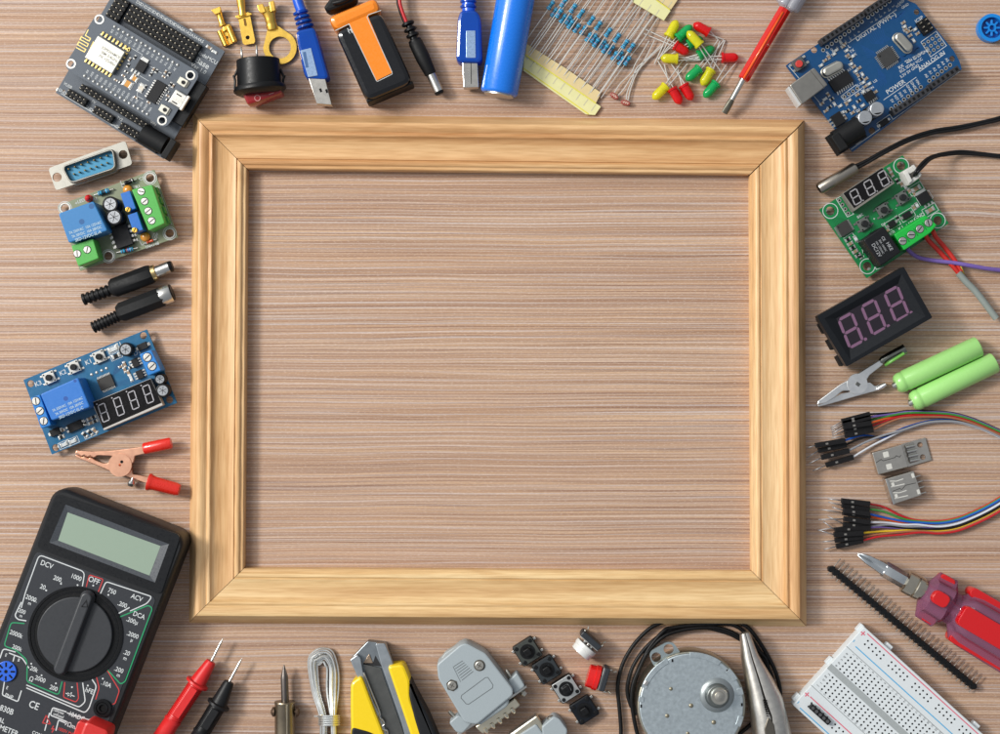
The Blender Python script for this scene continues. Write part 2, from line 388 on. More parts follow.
# ------------------------------------------------------------------ picture frame
def pine(name, seed, tint=1.0, warm=0):
    m = bpy.data.materials.new(name); m.use_nodes = True
    nt = m.node_tree; N = nt.nodes; K = nt.links; b = N['Principled BSDF']
    tc = N.new('ShaderNodeTexCoord')
    def nz(sx, sy, sz, det, off, dist=0):
        mp = N.new('ShaderNodeMapping'); mp.inputs['Scale'].default_value = (sx, sy, sz); mp.inputs['Location'].default_value = (off, off*2.3, off)
        K.new(tc.outputs['Object'], mp.inputs[0]); n = N.new('ShaderNodeTexNoise'); n.inputs['Scale'].default_value = 1; n.inputs['Detail'].default_value = det; n.inputs['Distortion'].default_value = dist
        K.new(mp.outputs[0], n.inputs['Vector']); return n.outputs['Fac']
    r = N.new('ShaderNodeValToRGB'); K.new(nz(4, 130, 60, 4, seed, .3), r.inputs[0]); e = r.color_ramp.elements; e.new(.5)
    for k, (p, c) in zip(e, ((.32, (194, 148+warm, 100+warm)), (.5, (215, 175+warm, 126+warm)), (.68, (225, 191+warm, 145+warm)))):
        k.position = p; k.color = [lin(v)*tint for v in c]+[1]
    r2 = N.new('ShaderNodeValToRGB'); K.new(nz(9, 620, 300, 3, seed+9), r2.inputs[0]); e = r2.color_ramp.elements
    e[0].position = .45; e[0].color = (1, 1, 1, 1); e[1].position = .75; e[1].color = (.85, .76, .66, 1)
    x = N.new('ShaderNodeMix'); x.data_type = 'RGBA'; x.blend_type = 'MULTIPLY'; x.inputs[0].default_value = .75
    K.new(r.outputs[0], x.inputs[6]); K.new(r2.outputs[0], x.inputs[7])
    r3 = N.new('ShaderNodeValToRGB'); K.new(nz(14, 45, 20, 5, seed+20, 1.2), r3.inputs[0]); e = r3.color_ramp.elements
    e[0].position = .62; e[0].color = (1, 1, 1, 1); e[1].position = .8; e[1].color = (.74, .58, .42, 1)
    y = N.new('ShaderNodeMix'); y.data_type = 'RGBA'; y.blend_type = 'MULTIPLY'; y.inputs[0].default_value = .7
    K.new(x.outputs[2], y.inputs[6]); K.new(r3.outputs[0], y.inputs[7])
    r4 = N.new('ShaderNodeValToRGB'); K.new(nz(70, 1300, 900, 4, seed+40), r4.inputs[0]); e = r4.color_ramp.elements
    e[0].position = .34; e[0].color = (.84, .77, .68, 1); e[1].position = .62; e[1].color = (1.06, 1.06, 1.05, 1)
    z = N.new('ShaderNodeMix'); z.data_type = 'RGBA'; z.blend_type = 'MULTIPLY'; z.inputs[0].default_value = .8
    K.new(y.outputs[2], z.inputs[6]); K.new(r4.outputs[0], z.inputs[7]); K.new(z.outputs[2], b.inputs['Base Color'])
    b.inputs['Roughness'].default_value = .42; b.inputs['Specular IOR Level'].default_value = .4
    bp = N.new('ShaderNodeBump'); bp.inputs['Strength'].default_value = .25; bp.inputs['Distance'].default_value = .0002; K.new(nz(12, 900, 500, 3, seed+5), bp.inputs['Height']); K.new(bp.outputs[0], b.inputs['Normal'])
    return m
PROF = [(0, 0), (1, 1.5), (9.5, 22), (10.5, 23.6), (12.5, 24.2), (15, 24), (18.5, 22.2), (19.7, 21.2), (20.4, 21.2), (21.5, 22.2), (23, 22.3), (24, 21.6), (24.4, 20.2), (27, 18.2), (32, 16.6), (38, 15.8), (43, 16.0), (46, 16.9), (46.5, 15.6), (47.2, 15.8), (48.6, 17.4), (50.4, 17.6), (52, 16.6), (52.6, 15.2), (53.6, 15), (55.2, 14.8), (56.2, 13.6), (56.4, 0)]
OC = [(193, 113.5), (804.5, 120), (806.5, 626.5), (189, 623)]
WC = [Vector((x-500, 367-y)) for x, y in OC]
fr = bpy.data.objects.new('picture_frame', None); COL.objects.link(fr); fr['label'] = 'empty rectangular pine picture frame lying in the middle of the table'; fr['category'] = 'picture frame'
cen = sum(WC, Vector((0, 0)))/4; fr.location = (cen.x*U, cen.y*U, 0)
warms = [(-2, .96), (0, .99), (7, .98), (-1, .98)]
def inset_at(i, u):
    P = [tuple(p) for p in WC][::-1]; q = inset(P, u); return Vector(q[::-1][i])
for i in range(4):
    a, b_ = WC[i], WC[(i+1) % 4]; d = (b_-a); ang = math.atan2(d.y, d.x); mid = (a+b_)/2
    mb = MB(); rings = []
    for end, sgn in ((i, 1), ((i+1) % 4, -1)):
        ring = []
        for u, z in PROF:
            w = inset_at(end, u)-mid; l = rot2(w, -math.degrees(ang)); ring.append((l[0]+sgn*(.65 if end == 1 else .3), l[1], z))
        rings.append(ring)
    # intermediate rings with slight unevenness of the moulding
    full = []
    for k in range(25):
        t = k/24; full.append([(p[0]*(1-t)+q[0]*t, p[1]*(1-t)+q[1]*t, p[2]*(1-t)+q[2]*t+(.18*math.sin(k*2.1+j) if 0 < k < 24 and p[2] > 5 else 0)) for j, (p, q) in enumerate(zip(*rings))])
    mb.loft(full[::-1])
    o = bpy.data.objects.new('rail', mb.build('rail', pine('pine_%d' % i, 11.3*i+2, warms[i][1], warms[i][0]))); COL.objects.link(o); o.parent = fr
    o.location = ((mid.x-cen.x)*U, (mid.y-cen.y)*U, 0); o.rotation_euler = (0, 0, ang)

# ------------------------------------------------------------------ camera and light
cam = bpy.data.cameras.new('camera'); co = bpy.data.objects.new('camera', cam); COL.objects.link(co)
co.location = (0, 0, DC*U); cam.sensor_width = 36; cam.lens = 36*DC/1000.0; cam.clip_start = .01; cam.clip_end = 50
cam.dof.use_dof = False
SC.camera = co
w = bpy.data.worlds.new('World'); SC.world = w; w.use_nodes = True
bg = w.node_tree.nodes['Background']; bg.inputs[1].default_value = 1.0
# a studio room: dim ceiling, bright to the upper left, dim to the right
wn = w.node_tree.nodes; wk = w.node_tree.links
wtc = wn.new('ShaderNodeTexCoord'); wdp = wn.new('ShaderNodeVectorMath'); wdp.operation = 'DOT_PRODUCT'; wk.new(wtc.outputs['Generated'], wdp.inputs[0]); wdp.inputs[1].default_value = (-.72, .42, -.1)
wrp = wn.new('ShaderNodeValToRGB'); wmr = wn.new('ShaderNodeMapRange'); wmr.inputs[1].default_value = -1; wmr.inputs[2].default_value = 1; wk.new(wdp.outputs['Value'], wmr.inputs[0]); wk.new(wmr.outputs[0], wrp.inputs[0])
we = wrp.color_ramp.elements; we[0].position = .15; we[0].color = (.24, .26, .29, 1); we[1].position = .85; we[1].color = (.85, .89, .93, 1); we.new(.5).color = (.42, .44, .47, 1)
wk.new(wrp.outputs[0], bg.inputs[0])
def area(name, az, el, dist, size, power, color, aim=(0, 0, 0)):
    l = bpy.data.lights.new(name, 'AREA'); l.shape = 'SQUARE'; l.size = size; l.energy = power; l.color = color
    o = bpy.data.objects.new(name, l); COL.objects.link(o)
    d = Vector((math.cos(R(az))*math.cos(R(el)), math.sin(R(az))*math.cos(R(el)), math.sin(R(el))))
    o.location = d*dist+Vector(aim); o.rotation_euler = d.to_track_quat('Z', 'Y').to_euler(); return o
area('key_lamp', 162, 42, 2.4, .42, 42, (1, .97, .92))
area('large_softbox', 150, 50, 2.2, 1.1, 21, (1, .98, .95))
SC.view_settings.view_transform = 'Standard'; SC.view_settings.look = 'None'; SC.view_settings.exposure = 0; SC.view_settings.gamma = 1
SC.render.engine = 'CYCLES'; SC.cycles.use_denoising = True
try: SC.cycles.denoiser = 'OPENIMAGEDENOISE'
except Exception: pass
SC.cycles.max_bounces = 8; SC.cycles.transparent_max_bounces = 24; SC.cycles.transmission_bounces = 6; SC.cycles.caustics_reflective = False; SC.cycles.caustics_refractive = False
SC.cycles.sample_clamp_indirect = 4
# ================================================================== sheets the measurements are read from: x0, y0, sheet units per layout unit
SA = (40, 0, 4.59); SB = (30, 130, 5.241); SCc = (10, 255, 5.263); SD = (10, 325, 3.968); SE = (0, 480, 5.0); SF = (0, 570, 4.475); SG = (150, 620, 5.0); SH = (200, 0, 6.38)
SI = (320, 0, 4.545); SJ = (510, 0, 5.882); SK = (630, 0, 5.556); SM = (775, 0, 4.444); SN = (810, 110, 4.078); SO = (800, 260, 4.59); SQ = (800, 390, 4.32); SR = (785, 535, 3.69)
SV = (330, 620, 4.762); SW = (490, 615, 6.167); SX = (600, 615, 4.762)

def smd(t, kind, x, y, z, w, h, a=0, parent=None):
    """small two-ended surface component: body between two tinned ends, w along its length"""
    mb = MB(); X, Y = t.L(x, y, z); W, H = t.k(w), t.k(h); z -= t.z
    mb.m = 0; mb.rbox(X, Y, z, z+1.1, W*.6, H*.96, -a, 0, .15)
    mb.m = 1
    for sg in (-1, 1):
        d = rot2((sg*W*.39, 0), -a); mb.rbox(X+d[0], Y+d[1], z-.05, z+1.2, W*.24, H, -a, 0, .2)
        d = rot2((sg*W*.52, 0), -a); mb.rbox(X+d[0], Y+d[1], z-.05, z+.35, W*.2, H*1.2, -a, 0, .15)
    mats = {'r': smd_blk, 'c': smd_tan, 'w': white, 'o': M('tantalum_orange', (214, 150, 60), .45), 'l': M('indicator_lens', (226, 216, 200), .3)}[kind]
    return t.part({'r': 'chip_resistor', 'c': 'chip_capacitor', 'w': 'chip_resistor', 'o': 'tantalum_capacitor', 'l': 'indicator_light'}[kind], mb, [mats, solder], parent)
def gullchip(t, x, y, z, w, h, n, a=0, along='x', hgt=3, name='chip', quad=False, mat=None, parent=None, leg=None):
    """chip with legs; n legs on each of the two sides that run along the given axis"""
    mb = MB(); X, Y = t.L(x, y, z+hgt); W, H = t.k(w), t.k(h); z -= t.z
    mb.m = 0; mb.rbox(X, Y, z+.4, z+hgt, W, H, -a, .4, .35)
    mb.m = 1; ll = leg or 3.0
    def legs(ax):
        L_, D_ = (W, H) if ax == 'x' else (H, W)
        for i in range(n):
            o = (i-(n-1)/2)*L_*.92/n
            for sg in (-1, 1):
                for (q, z0, z1, wd) in ((D_/2+ll*.25, z+hgt*.35, z+hgt*.55, ll*.5), (D_/2+ll*.7, z, z+.5, ll*.55)):
                    p = (o, sg*q) if ax == 'x' else (sg*q, o); s_ = (L_/n*.45, wd) if ax == 'x' else (wd, L_/n*.45)
                    d = rot2(p, -a); mb.rbox(X+d[0], Y+d[1], z0, z1, s_[0], s_[1], -a)
    legs(along)
    if quad: legs('y' if along == 'x' else 'x')
    mb.m = 2; d = rot2((-W*.38, H*.3), -a); mb.prism(circ(X+d[0], Y+d[1], min(W, H)*.06, 8), z+hgt, z+hgt+.03)
    return t.part(name, mb, [mat or chip_m, tin, blackm], parent)
def ecap(t, x, y, z, r, h, name='electrolytic_capacitor', parent=None, smdtype=False, label=None):
    mb = MB(); X, Y = t.L(x, y, z+h); rr = t.k(r); z -= t.z
    if smdtype: mb.m = 0; mb.rbox(X, Y, z, z+1.5, rr*2.1, rr*2.1, 0, .8)
    mb.m = 1 if smdtype else 0; mb.prism(circ(X, Y, rr, 24), z+(1.5 if smdtype else 0), z+h, .8)
    mb.m = 1; mb.prism(circ(X, Y, rr*.74, 24), z+h, z+h+.15)
    mb.m = 0
    if smdtype: mb.prism(circ(X, Y, rr*.8, 12, 200, 290), z+h+.15, z+h+.22)
    else:
        for a in (0, 60, 120): mb.rbox(X, Y, z+h+.15, z+h+.2, rr*1.2, rr*.07, a)
    return t.part(name, mb, [black, alu], parent, label)
def screwterm(t, pts, z, h, slots, colour, zr=None, sr=None, name='screw_terminal', parent=None):
    """terminal block with outline pts (sheet) and screw centres"""
    mb = MB(); mb.m = 0; t.poly(mb, pts, z, z+h, .9, 2)
    o = t.part(name, mb, colour, parent)
    for (x, y) in slots:
        m2 = MB(); X, Y = t.L(x, y, z+h); q = z+h-t.z; r = t.k(sr or 18)
        m2.m = 1; m2.prism(circ(X, Y, r*1.15, 20), q, q+.05)
        m2.m = 0; m2.prism(circ(X, Y, r, 20), q+.02, q+.55, .25)
        m2.m = 1; m2.rbox(X, Y, q+.55, q+.62, r*1.7, r*.24, random.choice((20, 60, 75, -30)))
        t.part('screw', m2, [tin, hole_m], o)
    return o
def tactile(t, x, y, z, w, a=0, cap=None, name='push_button', parent=None, body=None, tall=5):
    mb = MB(); X, Y = t.L(x, y, z+4); W = t.k(w); z -= t.z
    mb.m = 1; mb.rbox(X, Y, z, z+3.4, W, W, -a, .4, .3); mb.rbox(X, Y, z+3.4, z+3.7, W*.92, W*.92, -a, 1)
    mb.m = 0
    for sx in (-1, 1):
        for sy in (-1, 1):
            d = rot2((sx*W*.37, sy*W*.37), -a); mb.prism(circ(X+d[0], Y+d[1], W*.07, 8), z+3.7, z+4.1, .1)
            d = rot2((sx*W*.62, sy*W*.36), -a); mb.m = 1; mb.rbox(X+d[0], Y+d[1], z-.1, z+.6, W*.26, W*.16, -a, 0, .1); mb.m = 0
    mb.m = 2; mb.prism(circ(X, Y, W*.27, 18), z+3.7, z+tall, .4)
    return t.part(name, mb, [black, body or brushed, cap or black], parent)
def header_female(t, x, y, z, h, nx, ny, px, py, a=0, name='pin_socket', parent=None, pins=True):
    mb = MB(); X, Y = t.L(x, y, z+h); px, py = t.k(px), t.k(py); z -= t.z
    mb.m = 0; mb.rbox(X, Y, z, z+h, nx*px, ny*py, -a, .3, .3)
    for i in range(nx):
        for j in range(ny):
            d = rot2(((i-(nx-1)/2)*px, (j-(ny-1)/2)*py), -a)
            if pins == 'male':
                mb.m = 0; mb.rbox(X+d[0], Y+d[1], z+h, z+h+.4, px*.8, py*.8, -a, .3, .2)
                mb.m = 1; mb.rbox(X+d[0], Y+d[1], z+h, z+h+6, px*.2, py*.2, -a, 0, .15)
            else:
                mb.m = 2; mb.rbox(X+d[0], Y+d[1], z+h, z+h+.06, px*.5, py*.5, -a)
                mb.m = 0
    return t.part(name, mb, [M('header_black', (66, 66, 70), .5) if pins != 'male' else black, M('header_pin', (190, 180, 160), .35, .6), hole_m], parent)

# ------------------------------------------------------------------ grey development board stack
t = T('development_board', 'dark grey microcontroller module plugged onto a square breakout board with barrel socket', 'circuit board', SA, (458, 330, 0), 31.3)
A_ = 31.3
pcb_grey = M('grey_solder_mask', (84, 92, 102), .42, var=.08, scale=500); pcb_edge = M('board_edge', (120, 118, 100), .7)
mb = MB(); t.plate(mb, [(72, 425), (565, 728), (848, 235), (356, -66)], [(108, 418, 7)], 11, 14)
t.part('base_board', mb, pcb_grey)
for p in ((95, 420), (330, 560), (545, 700), (820, 235), (700, 150), (380, -30)):
    mb = MB(); X, Y = t.L(p[0], p[1], 0); mb.prism(circ(X, Y, 2, 10), 0, 11); t.part('standoff', mb, tin)
def u2(x, y, du, dv, a=A_):
    """step du along the thing's length and dv across it, from a sheet point"""
    c, s = math.cos(R(a)), math.sin(R(a)); return (x+du*c-dv*s, y+du*s+dv*c)
header_female(t, 561, 150, 14, 5, 16, 4, 23, 22, 0, 'pin_header', pins='male')
header_female(t, 356, 40, 14, 5, 3, 5, 22, 22, 0, 'pin_header', pins='male')
for (x, y) in ((168, 447), (290, 524), (410, 600)): header_female(t, x, y, 14, 5, 5, 2, 20, 19, 0, 'pin_header', pins='male')
header_female(t, 342, 490, 14, 10, 15, 2, 24, 15, 0, 'pin_header', pins='male')
header_female(t, 475, 218, 14, 16, 15, 1, 24, 20, 0, 'pin_socket'); header_female(t, 362, 432, 14, 16, 15, 1, 24, 20, 0, 'pin_socket')
mb = MB(); x, y = 680, 470; t.box(mb, x, y, 14, 28, 70, 215, 0, 4, .8); t.part('black_block', mb, black)  # plain black box set low along the module's right edge
# barrel socket
mb = MB(); t.box(mb, 505, 636, 14, 20, 110, 88, 0, 4, .5)
t.rod(mb, (470, 608, 24), (575, 668, 24), 44, n=24); t.box(mb, 590, 682, 14, 36, 30, 96, 0, 4, .8)
t.part('barrel_socket', mb, blackm)
mb = MB(); t.box(mb, 520, 600, 14, 22, 34, 14, 0, 4, 1); t.part('solder_tab', mb, solder)
# writing on the base board
mb = MB()
for i in range(16):
    x, y = u2(452, 14, i*22.5, -2); t.text(mb, 'D%d' % i if i < 10 else 'A%d' % (i-10), x, y, 14.1, 17, 0)
    x, y = u2(440, 30, i*22.5, -2); t.text(mb, '3V', x, y, 14.1, 12, 0)
t.text(mb, 'NodeMCU', 766, 262, 14.1, 21); t.text(mb, 'Base', 746, 290, 14.1, 33); t.text(mb, 'Ver 1.0', 728, 314, 14.1, 23)
for (x, y, s_) in ((128, 392, 'VUSB'), (103, 420, 'GND'), (224, 497, 'GND'), (246, 468, '5V'), (342, 575, 'GND'), (366, 545, '3V3'), (520, 566, 'VIN')): t.text(mb, s_, x, y, 14.1, 16)
t.line(mb, [u2(72, 425, 22, -10), u2(72, 425, 560, -10)], 2.5, 14); 
t.part('board_lettering', mb, white)
smd(t, 'c', 778, 218, 14, 26, 13); smd(t, 'w', 802, 238, 14, 22, 12)
# plugged-in module
MZ = 33
cor = [(266, 52), (738, 336), (577, 592), (108, 308)]
holes = [(272, 88, 15), (142, 292, 15), (690, 345, 16), (560, 552, 16)]
mb = MB(); t.plate(mb, cor, holes, MZ-3, MZ, r=34); mod = t.part('module_board', mb, pcb_grey)
for (x, y, r) in holes:
    mb = MB(); t.ring(mb, x, y, MZ, MZ+.25, 15, 22); t.part('mounting_ring', mb, tin, mod)
mb = MB(); t.box(mb, 298, 250, MZ, MZ+6, 143, 116, 0, 5, .7); can = t.part('metal_shield', mb, M('shield_can', (206, 204, 194), .36, .8, var=.05))
mb = MB()
for k, s_ in enumerate(('ESP8266MOD', 'VENDOR ISM', 'PA +25dBm')): x, y = u2(322, 262, -4, (k-1)*20); t.text(mb, s_[:10] if k != 1 else 'ISM 2.4GHz', x, y, MZ+6.05, 15)
t.part('shield_lettering', mb, M('grey_print', (170, 168, 160), .6), can)
mb = MB()
for i in range(8):
    x, y = u2(287, 153, i*20, 0); t.box(mb, x, y, MZ, MZ+1.2, 9, 20, 0, 0, .2)
    x, y = u2(212, 276, i*18.5, 0); t.box(mb, x, y, MZ, MZ+1.2, 9, 20, 0, 0, .2)
for i in range(6): x, y = u2(403, 226, 0, i*20); t.box(mb, x, y, MZ, MZ+1.2, 20, 9, 0, 0, .2)
t.part('solder_pads', mb, goldpin, mod)
# meander aerial
mb = MB()
t.line(mb, [(222, 135), (208, 162), (232, 176), (226, 188), (190, 168), (184, 180), (222, 201), (216, 213), (178, 192), (172, 204), (210, 226), (204, 238), (166, 217)], 4.5, MZ); t.line(mb, [(246, 190), (222, 240)], 4.5, MZ)
t.part('trace_antenna', mb, goldpin, mod)
for (x0, y0) in ((343, 122), (205, 348)):
    for i in range(15):
        mb = MB(); x, y = u2(x0, y0, i*(336/14+.1), 0); X, Y = t.L(x, y, MZ); mb.ball((X, Y, MZ), 1.7, 8, .6, True); mb.rod((X, Y, MZ), (X, Y, MZ+1.6), .6, .5, 6); t.part('solder_joint', mb, solder, mod)
mb = MB()
lab = ['A0', 'RSV', 'RSV', 'SD3', 'SD2', 'SD1', 'CMD', 'SD0', 'CLK', 'GND', '3V3', 'EN', 'RST', 'GND', 'VIN']
lab2 = ['D0', 'D1', 'D2', 'D3', 'D4', '3V3', 'GND', 'D5', 'D6', 'D7', 'D8', 'RX', 'TX', 'GND', '3V']
for i in range(15):
    x, y = u2(343, 122, i*24, 24); t.text(mb, lab2[i], x, y, MZ, 12, 90)
    x, y = u2(205, 348, i*24, -24); t.text(mb, lab[i], x, y, MZ, 12, 90)
for pts in ([(420, 220), (470, 250), (458, 270)], [(430, 330), (500, 372)], [(500, 300), (560, 336)], [(455, 380), (445, 440), (475, 455)]): t.line(mb, pts, 2, MZ)
t.part('module_lettering', mb, white, mod)
gullchip(t, 532, 420, MZ, 50, 100, 8, 0, 'y', 3, parent=mod, leg=2.6)
mb = MB(); t.box(mb, 465, 303, MZ, MZ+3.2, 44, 50, 0, 0, .4); t.part('voltage_regulator', mb, chip_m, mod)
mb = MB(); t.box(mb, 482, 274, MZ, MZ+1.6, 34, 18, 0, 0, .2)
for k in (-1, 0, 1): x, y = u2(440, 325, k*17, 6); t.box(mb, x, y, MZ, MZ+.8, 8, 16)
t.part('regulator_tab', mb, solder, mod)
smd(t, 'o', 403, 385, MZ, 40, 30, 0, mod); smd(t, 'o', 434, 361, MZ, 30, 22, 0, mod); smd(t, 'l', 465, 404, MZ, 34, 24, 90, mod)
for (x, y, a, k) in ((405, 300, 90, 'r'), (412, 272, 90, 'c'), (436, 262, 90, 'r'), (385, 348, 0, 'c'), (398, 330, 0, 'r'), (522, 318, 90, 'c'), (536, 326, 90, 'r'), (577, 330, 90, 'c'), (592, 340, 90, 'r'), (570, 352, 0, 'c'),
    (600, 386, 90, 'r'), (612, 394, 90, 'c'), (350, 368, 0, 'c'), (372, 380, 0, 'r'), (440, 447, 0, 'c'), (510, 340, 90, 'r'), (586, 418, 0, 'r'), (588, 440, 0, 'c'), (588, 460, 0, 'r'), (484, 398, 90, 'r'), (500, 470, 0, 'c'), (436, 345, 0, 'c')):
    smd(t, k, x, y, MZ, 17, 9, a, mod)
for (x, y) in ((657, 377), (572, 503)):
    mb = MB(); mb.m = 0; t.box(mb, x, y, MZ, MZ+3, 34, 34, 0, 3, .3); mb.m = 1; t.cyl(mb, x, y, MZ+3, MZ+3.8, 9, .2); mb.m = 0
    for sg in (-1, 1): q = u2(x, y, sg*21, 0); t.box(mb, q[0], q[1], MZ, MZ+.8, 9, 30)
    t.part('reset_button', mb, [M('button_shell', (226, 222, 206), .4, .3), chip_m], mod)
mb = MB(); t.box(mb, 633, 453, MZ, MZ+5, 62, 66, 0, 3, 1); x, y = u2(633, 453, 36, 0); t.box(mb, x, y, MZ+.2, MZ+5.6, 12, 74, 0, 2, .5)
usbp = t.part('usb_socket', mb, M('socket_shell', (226, 222, 212), .3, .85), mod)
mb = MB()
for k in (-1, 1): x, y = u2(628, 453, 0, k*20); t.box(mb, x, y, MZ+5, MZ+5.1, 26, 5)
t.part('latch_slot', mb, hole_m, usbp)

# ------------------------------------------------------------------ blue fifteen-pin connector
t = T('serial_connector', 'loose fifteen pin serial connector with bright blue insert and tinned flange', 'connector', SB, (315, 188), -19)
tinf = M('dull_tin_flange', (160, 158, 150), .45, 1, var=.12)
mb = MB(); t.plate(mb, [(95, 200), (500, 55), (537, 180), (135, 317)], [(142, 247, 24), (488, 128, 23)], 10, 13, r=18); t.part('flange', mb, tinf)
mb = MB(); dp = [(168, 192), (432, 98), (446, 198), (212, 276)]
P = [t.L(x, y, 20) for x, y in dp]; P = roundpoly(ccw(P), t.k(26), 5); P = inset(P, -.8); q = inset(P, 1.6)
mb.loft([[(x, y, 12) for x, y in inset(P, -1.2)], [(x, y, 14) for x, y in P], [(x, y, 19.4) for x, y in P], [(x, y, 20) for x, y in inset(P, .5)], [(x, y, 20) for x, y in inset(P, 1.1)], [(x, y, 19.4) for x, y in q], [(x, y, 12.5) for x, y in q]], False, False)
t.part('shell', mb, tinf)
mb = MB(); mb.prism(inset(P, 1.6), 4, 14); t.part('insert', mb, M('blue_insert', (60, 150, 190), .5))
mb = MB(); mb.prism(inset(P, -2), 0, 10, .5); t.part('rear_housing', mb, tinf)
pins = [(202+33.5*i, 204-11.6*i) for i in range(7)]+[(230+29*i+0, 230-9.8*i) for i in range(7)]
mb = MB()
for (x, y) in pins: X, Y = t.L(x, y, 17); mb.lathe((X, Y, 14), (0, 0, 1), [(0, .95), (3.5, .95), (4.6, .5)], 10)
t.part('pins', mb, M('tarnished_pin', (150, 122, 74), .35, .9))

# ------------------------------------------------------------------ green relay board
t = T('relay_board', 'olive green circuit board with blue relay, green screw terminals and tiny red light', 'circuit board', SB, (458, 473), -19)
olive = M('olive_board', (138, 146, 118), .45, var=.06, scale=300); grn = M('green_board', (60, 132, 88), .42)
mb = MB(); t.plate(mb, [(145, 396), (650, 207), (776, 561), (262, 738)], [(183, 409, 22), (629, 251, 22), (732, 541, 22), (411, 661, 22)], 6, 9, r=5)
brd = t.part('board', mb, M('olive_board2', (134, 142, 112), .42, var=.1, scale=200))
for p in ((170, 440), (640, 300), (715, 500), (300, 715)): mb = MB(); X, Y = t.L(p[0], p[1], 0); mb.prism(circ(X, Y, 1.5, 8), 0, 6); t.part('standoff', mb, tin)
for (x, y) in ((183, 409), (629, 251), (732, 541), (411, 661)):
    mb = MB(); t.ring(mb, x, y, 9, 9.3, 22, 29); t.part('mounting_ring', mb, solder)
    mb = MB(); t.ring(mb, x, y, 9, 9.12, 33, 36); t.part('printed_ring', mb, white)
mb = MB(); t.poly(mb, [(148, 437), (333, 372), (407, 527), (203, 592)], 9, 40, 1.2, 4); rl = t.part('relay', mb, blue_pl)
mb = MB()
for (x, y) in ((322, 399), (271, 480)): t.cyl(mb, x, y, 40, 40.05, 14)
t.part('relay_dimple', mb, M('blue_dimple', (30, 92, 150), .5), rl)
mb = MB()
for k, s_ in enumerate(('7A 250VAC  10A 125VAC', '7A 30VDC  10A 28VDC', 'SRD-12VDC-SL-A')): x, y = u2(290, 525, 4, k*23-12, -19); t.text(mb, s_, x, y, 40.05, 17 if k < 2 else 20, 0, .82)
t.part('relay_lettering', mb, M('pale_print', (190, 214, 226), .6), rl)
screwterm(t, [(216, 606), (330, 568), (361, 672), (252, 714)], 9, 24, [(248, 648), (300, 627)], green_pl, sr=18)
screwterm(t, [(532, 312), (640, 285), (707, 488), (622, 528)], 9, 24, [(583, 322), (601, 373), (620, 424), (638, 475)], green_pl, sr=18)
mb = MB()
for i in range(4): x, y = u2(660, 318, -0+0, i*54, -19.5); t.poly(mb, [u2(x, y, -10, -18, -19), u2(x, y, 10, -18, -19), u2(x, y, 10, 18, -19), u2(x, y, -10, 18, -19)], 9, 20, .6)
t.part('wire_entry', mb, M('green_terminal_dark', (66, 150, 62), .45))
ecap(t, 420, 388, 9, 41, 22); ecap(t, 440, 456, 9, 43, 22)
gullchip(t, 480, 556, 9, 88, 112, 4, 0, 'y', 8, leg=4.5)
for (x, y) in ((514, 372), (552, 484)):
    mb = MB(); t.box(mb, x, y, 9, 29, 52, 98, 0, 2, .6); pt = t.part('trimmer', mb, M('trimmer_blue', (30, 110, 196), .4))
    mb = MB(); mb.m = 0; q = u2(x, y, 10, 42, -19) if 0 else (x+0, y+42); q = {514: (513, 416), 552: (548, 524)}[x]; t.cyl(mb, q[0], q[1], 29, 31, 14, .4); mb.m = 1; X, Y = t.L(q[0], q[1], 31); mb.rbox(X, Y, 31, 31.1, 4.4, .8, 45)
    t.part('trimmer_screw', mb, [gold, hole_m], pt)
def axial(t, p0, p1, r, mat, bands, zc, name, wire=3, ext=.35):
    mb = MB(); a = Vector((p0[0], p0[1])); b = Vector((p1[0], p1[1])); d = b-a
    mb.m = 0; t.lathe(mb, (*p0, zc), (*p1, zc), [(0, r*.5), (.05, r*.95), (.15, r), (.24, r*.98), (.3, r*.82), (.7, r*.82), (.76, r*.98), (.85, r), (.95, r*.95), (1, r*.5)], 12)
    for f, m_ in bands:
        mb.m = m_; t.lathe(mb, (*(a+d*(f-.035)), zc), (*(a+d*(f+.035)), zc), [(0, r*.9), (.02, r*1.02), (.98, r*1.02), (1, r*.9)], 12)
    mb.m = 1; q0 = a-d*ext; q1 = b+d*ext
    t.tube(mb, [(*q0, 9), (*q0, zc), (*a, zc)], wire, 6, 0); t.tube(mb, [(*b, zc), (*q1, zc), (*q1, 9)], wire, 6, 0)
    return t.part(name, mb, [mat, tin, M('band_brown', (96, 40, 24), .5), M('band_black', (24, 22, 26), .5), M('band_red', (170, 40, 40), .5), M('band_violet', (90, 60, 150), .5)])
resblue = M('resistor_blue', (56, 168, 212), .4, var=.06)
axial(t, (357, 334), (415, 315), 13, resblue, [(.15, 2), (.38, 3), (.5, 3), (.62, 2), (.86, 2)], 12, 'resistor')
axial(t, (476, 637), (541, 622), 12, resblue, [(.15, 2), (.38, 3), (.5, 4), (.66, 5), (.86, 2)], 12, 'resistor')
axial(t, (496, 281), (544, 262), 13, black, [(.85, 1)], 12.5, 'diode', ext=.3)
axial(t, (612, 590), (646, 577), 8, M('glass_diode', (210, 84, 44), .2), [(.25, 3)], 11.5, 'diode', ext=.5)
for (x, y) in ((508, 311), (600, 558)):
    mb = MB(); X, Y = t.L(x, y, 16); mb.ball((X, Y, 12), t.k(26), 14, .75); t.part('ceramic_capacitor', mb, M('ceramic_orange', (218, 148, 52), .35, coat=.3))
mb = MB(); X, Y = t.L(300, 355, 18); mb.prism(circ(X, Y, t.k(20), 16), 9, 11.5, .2); mb.lathe((X, Y, 11), (0, 0, 1), [(0, 3.1), (5, 3.1), (6.5, 2.6), (7.5, 1.6), (8, .1)], 16)
t.part('indicator_light', mb, M('red_lens', (222, 20, 24), .15, trans=.15, coat=.4))
mb = MB()
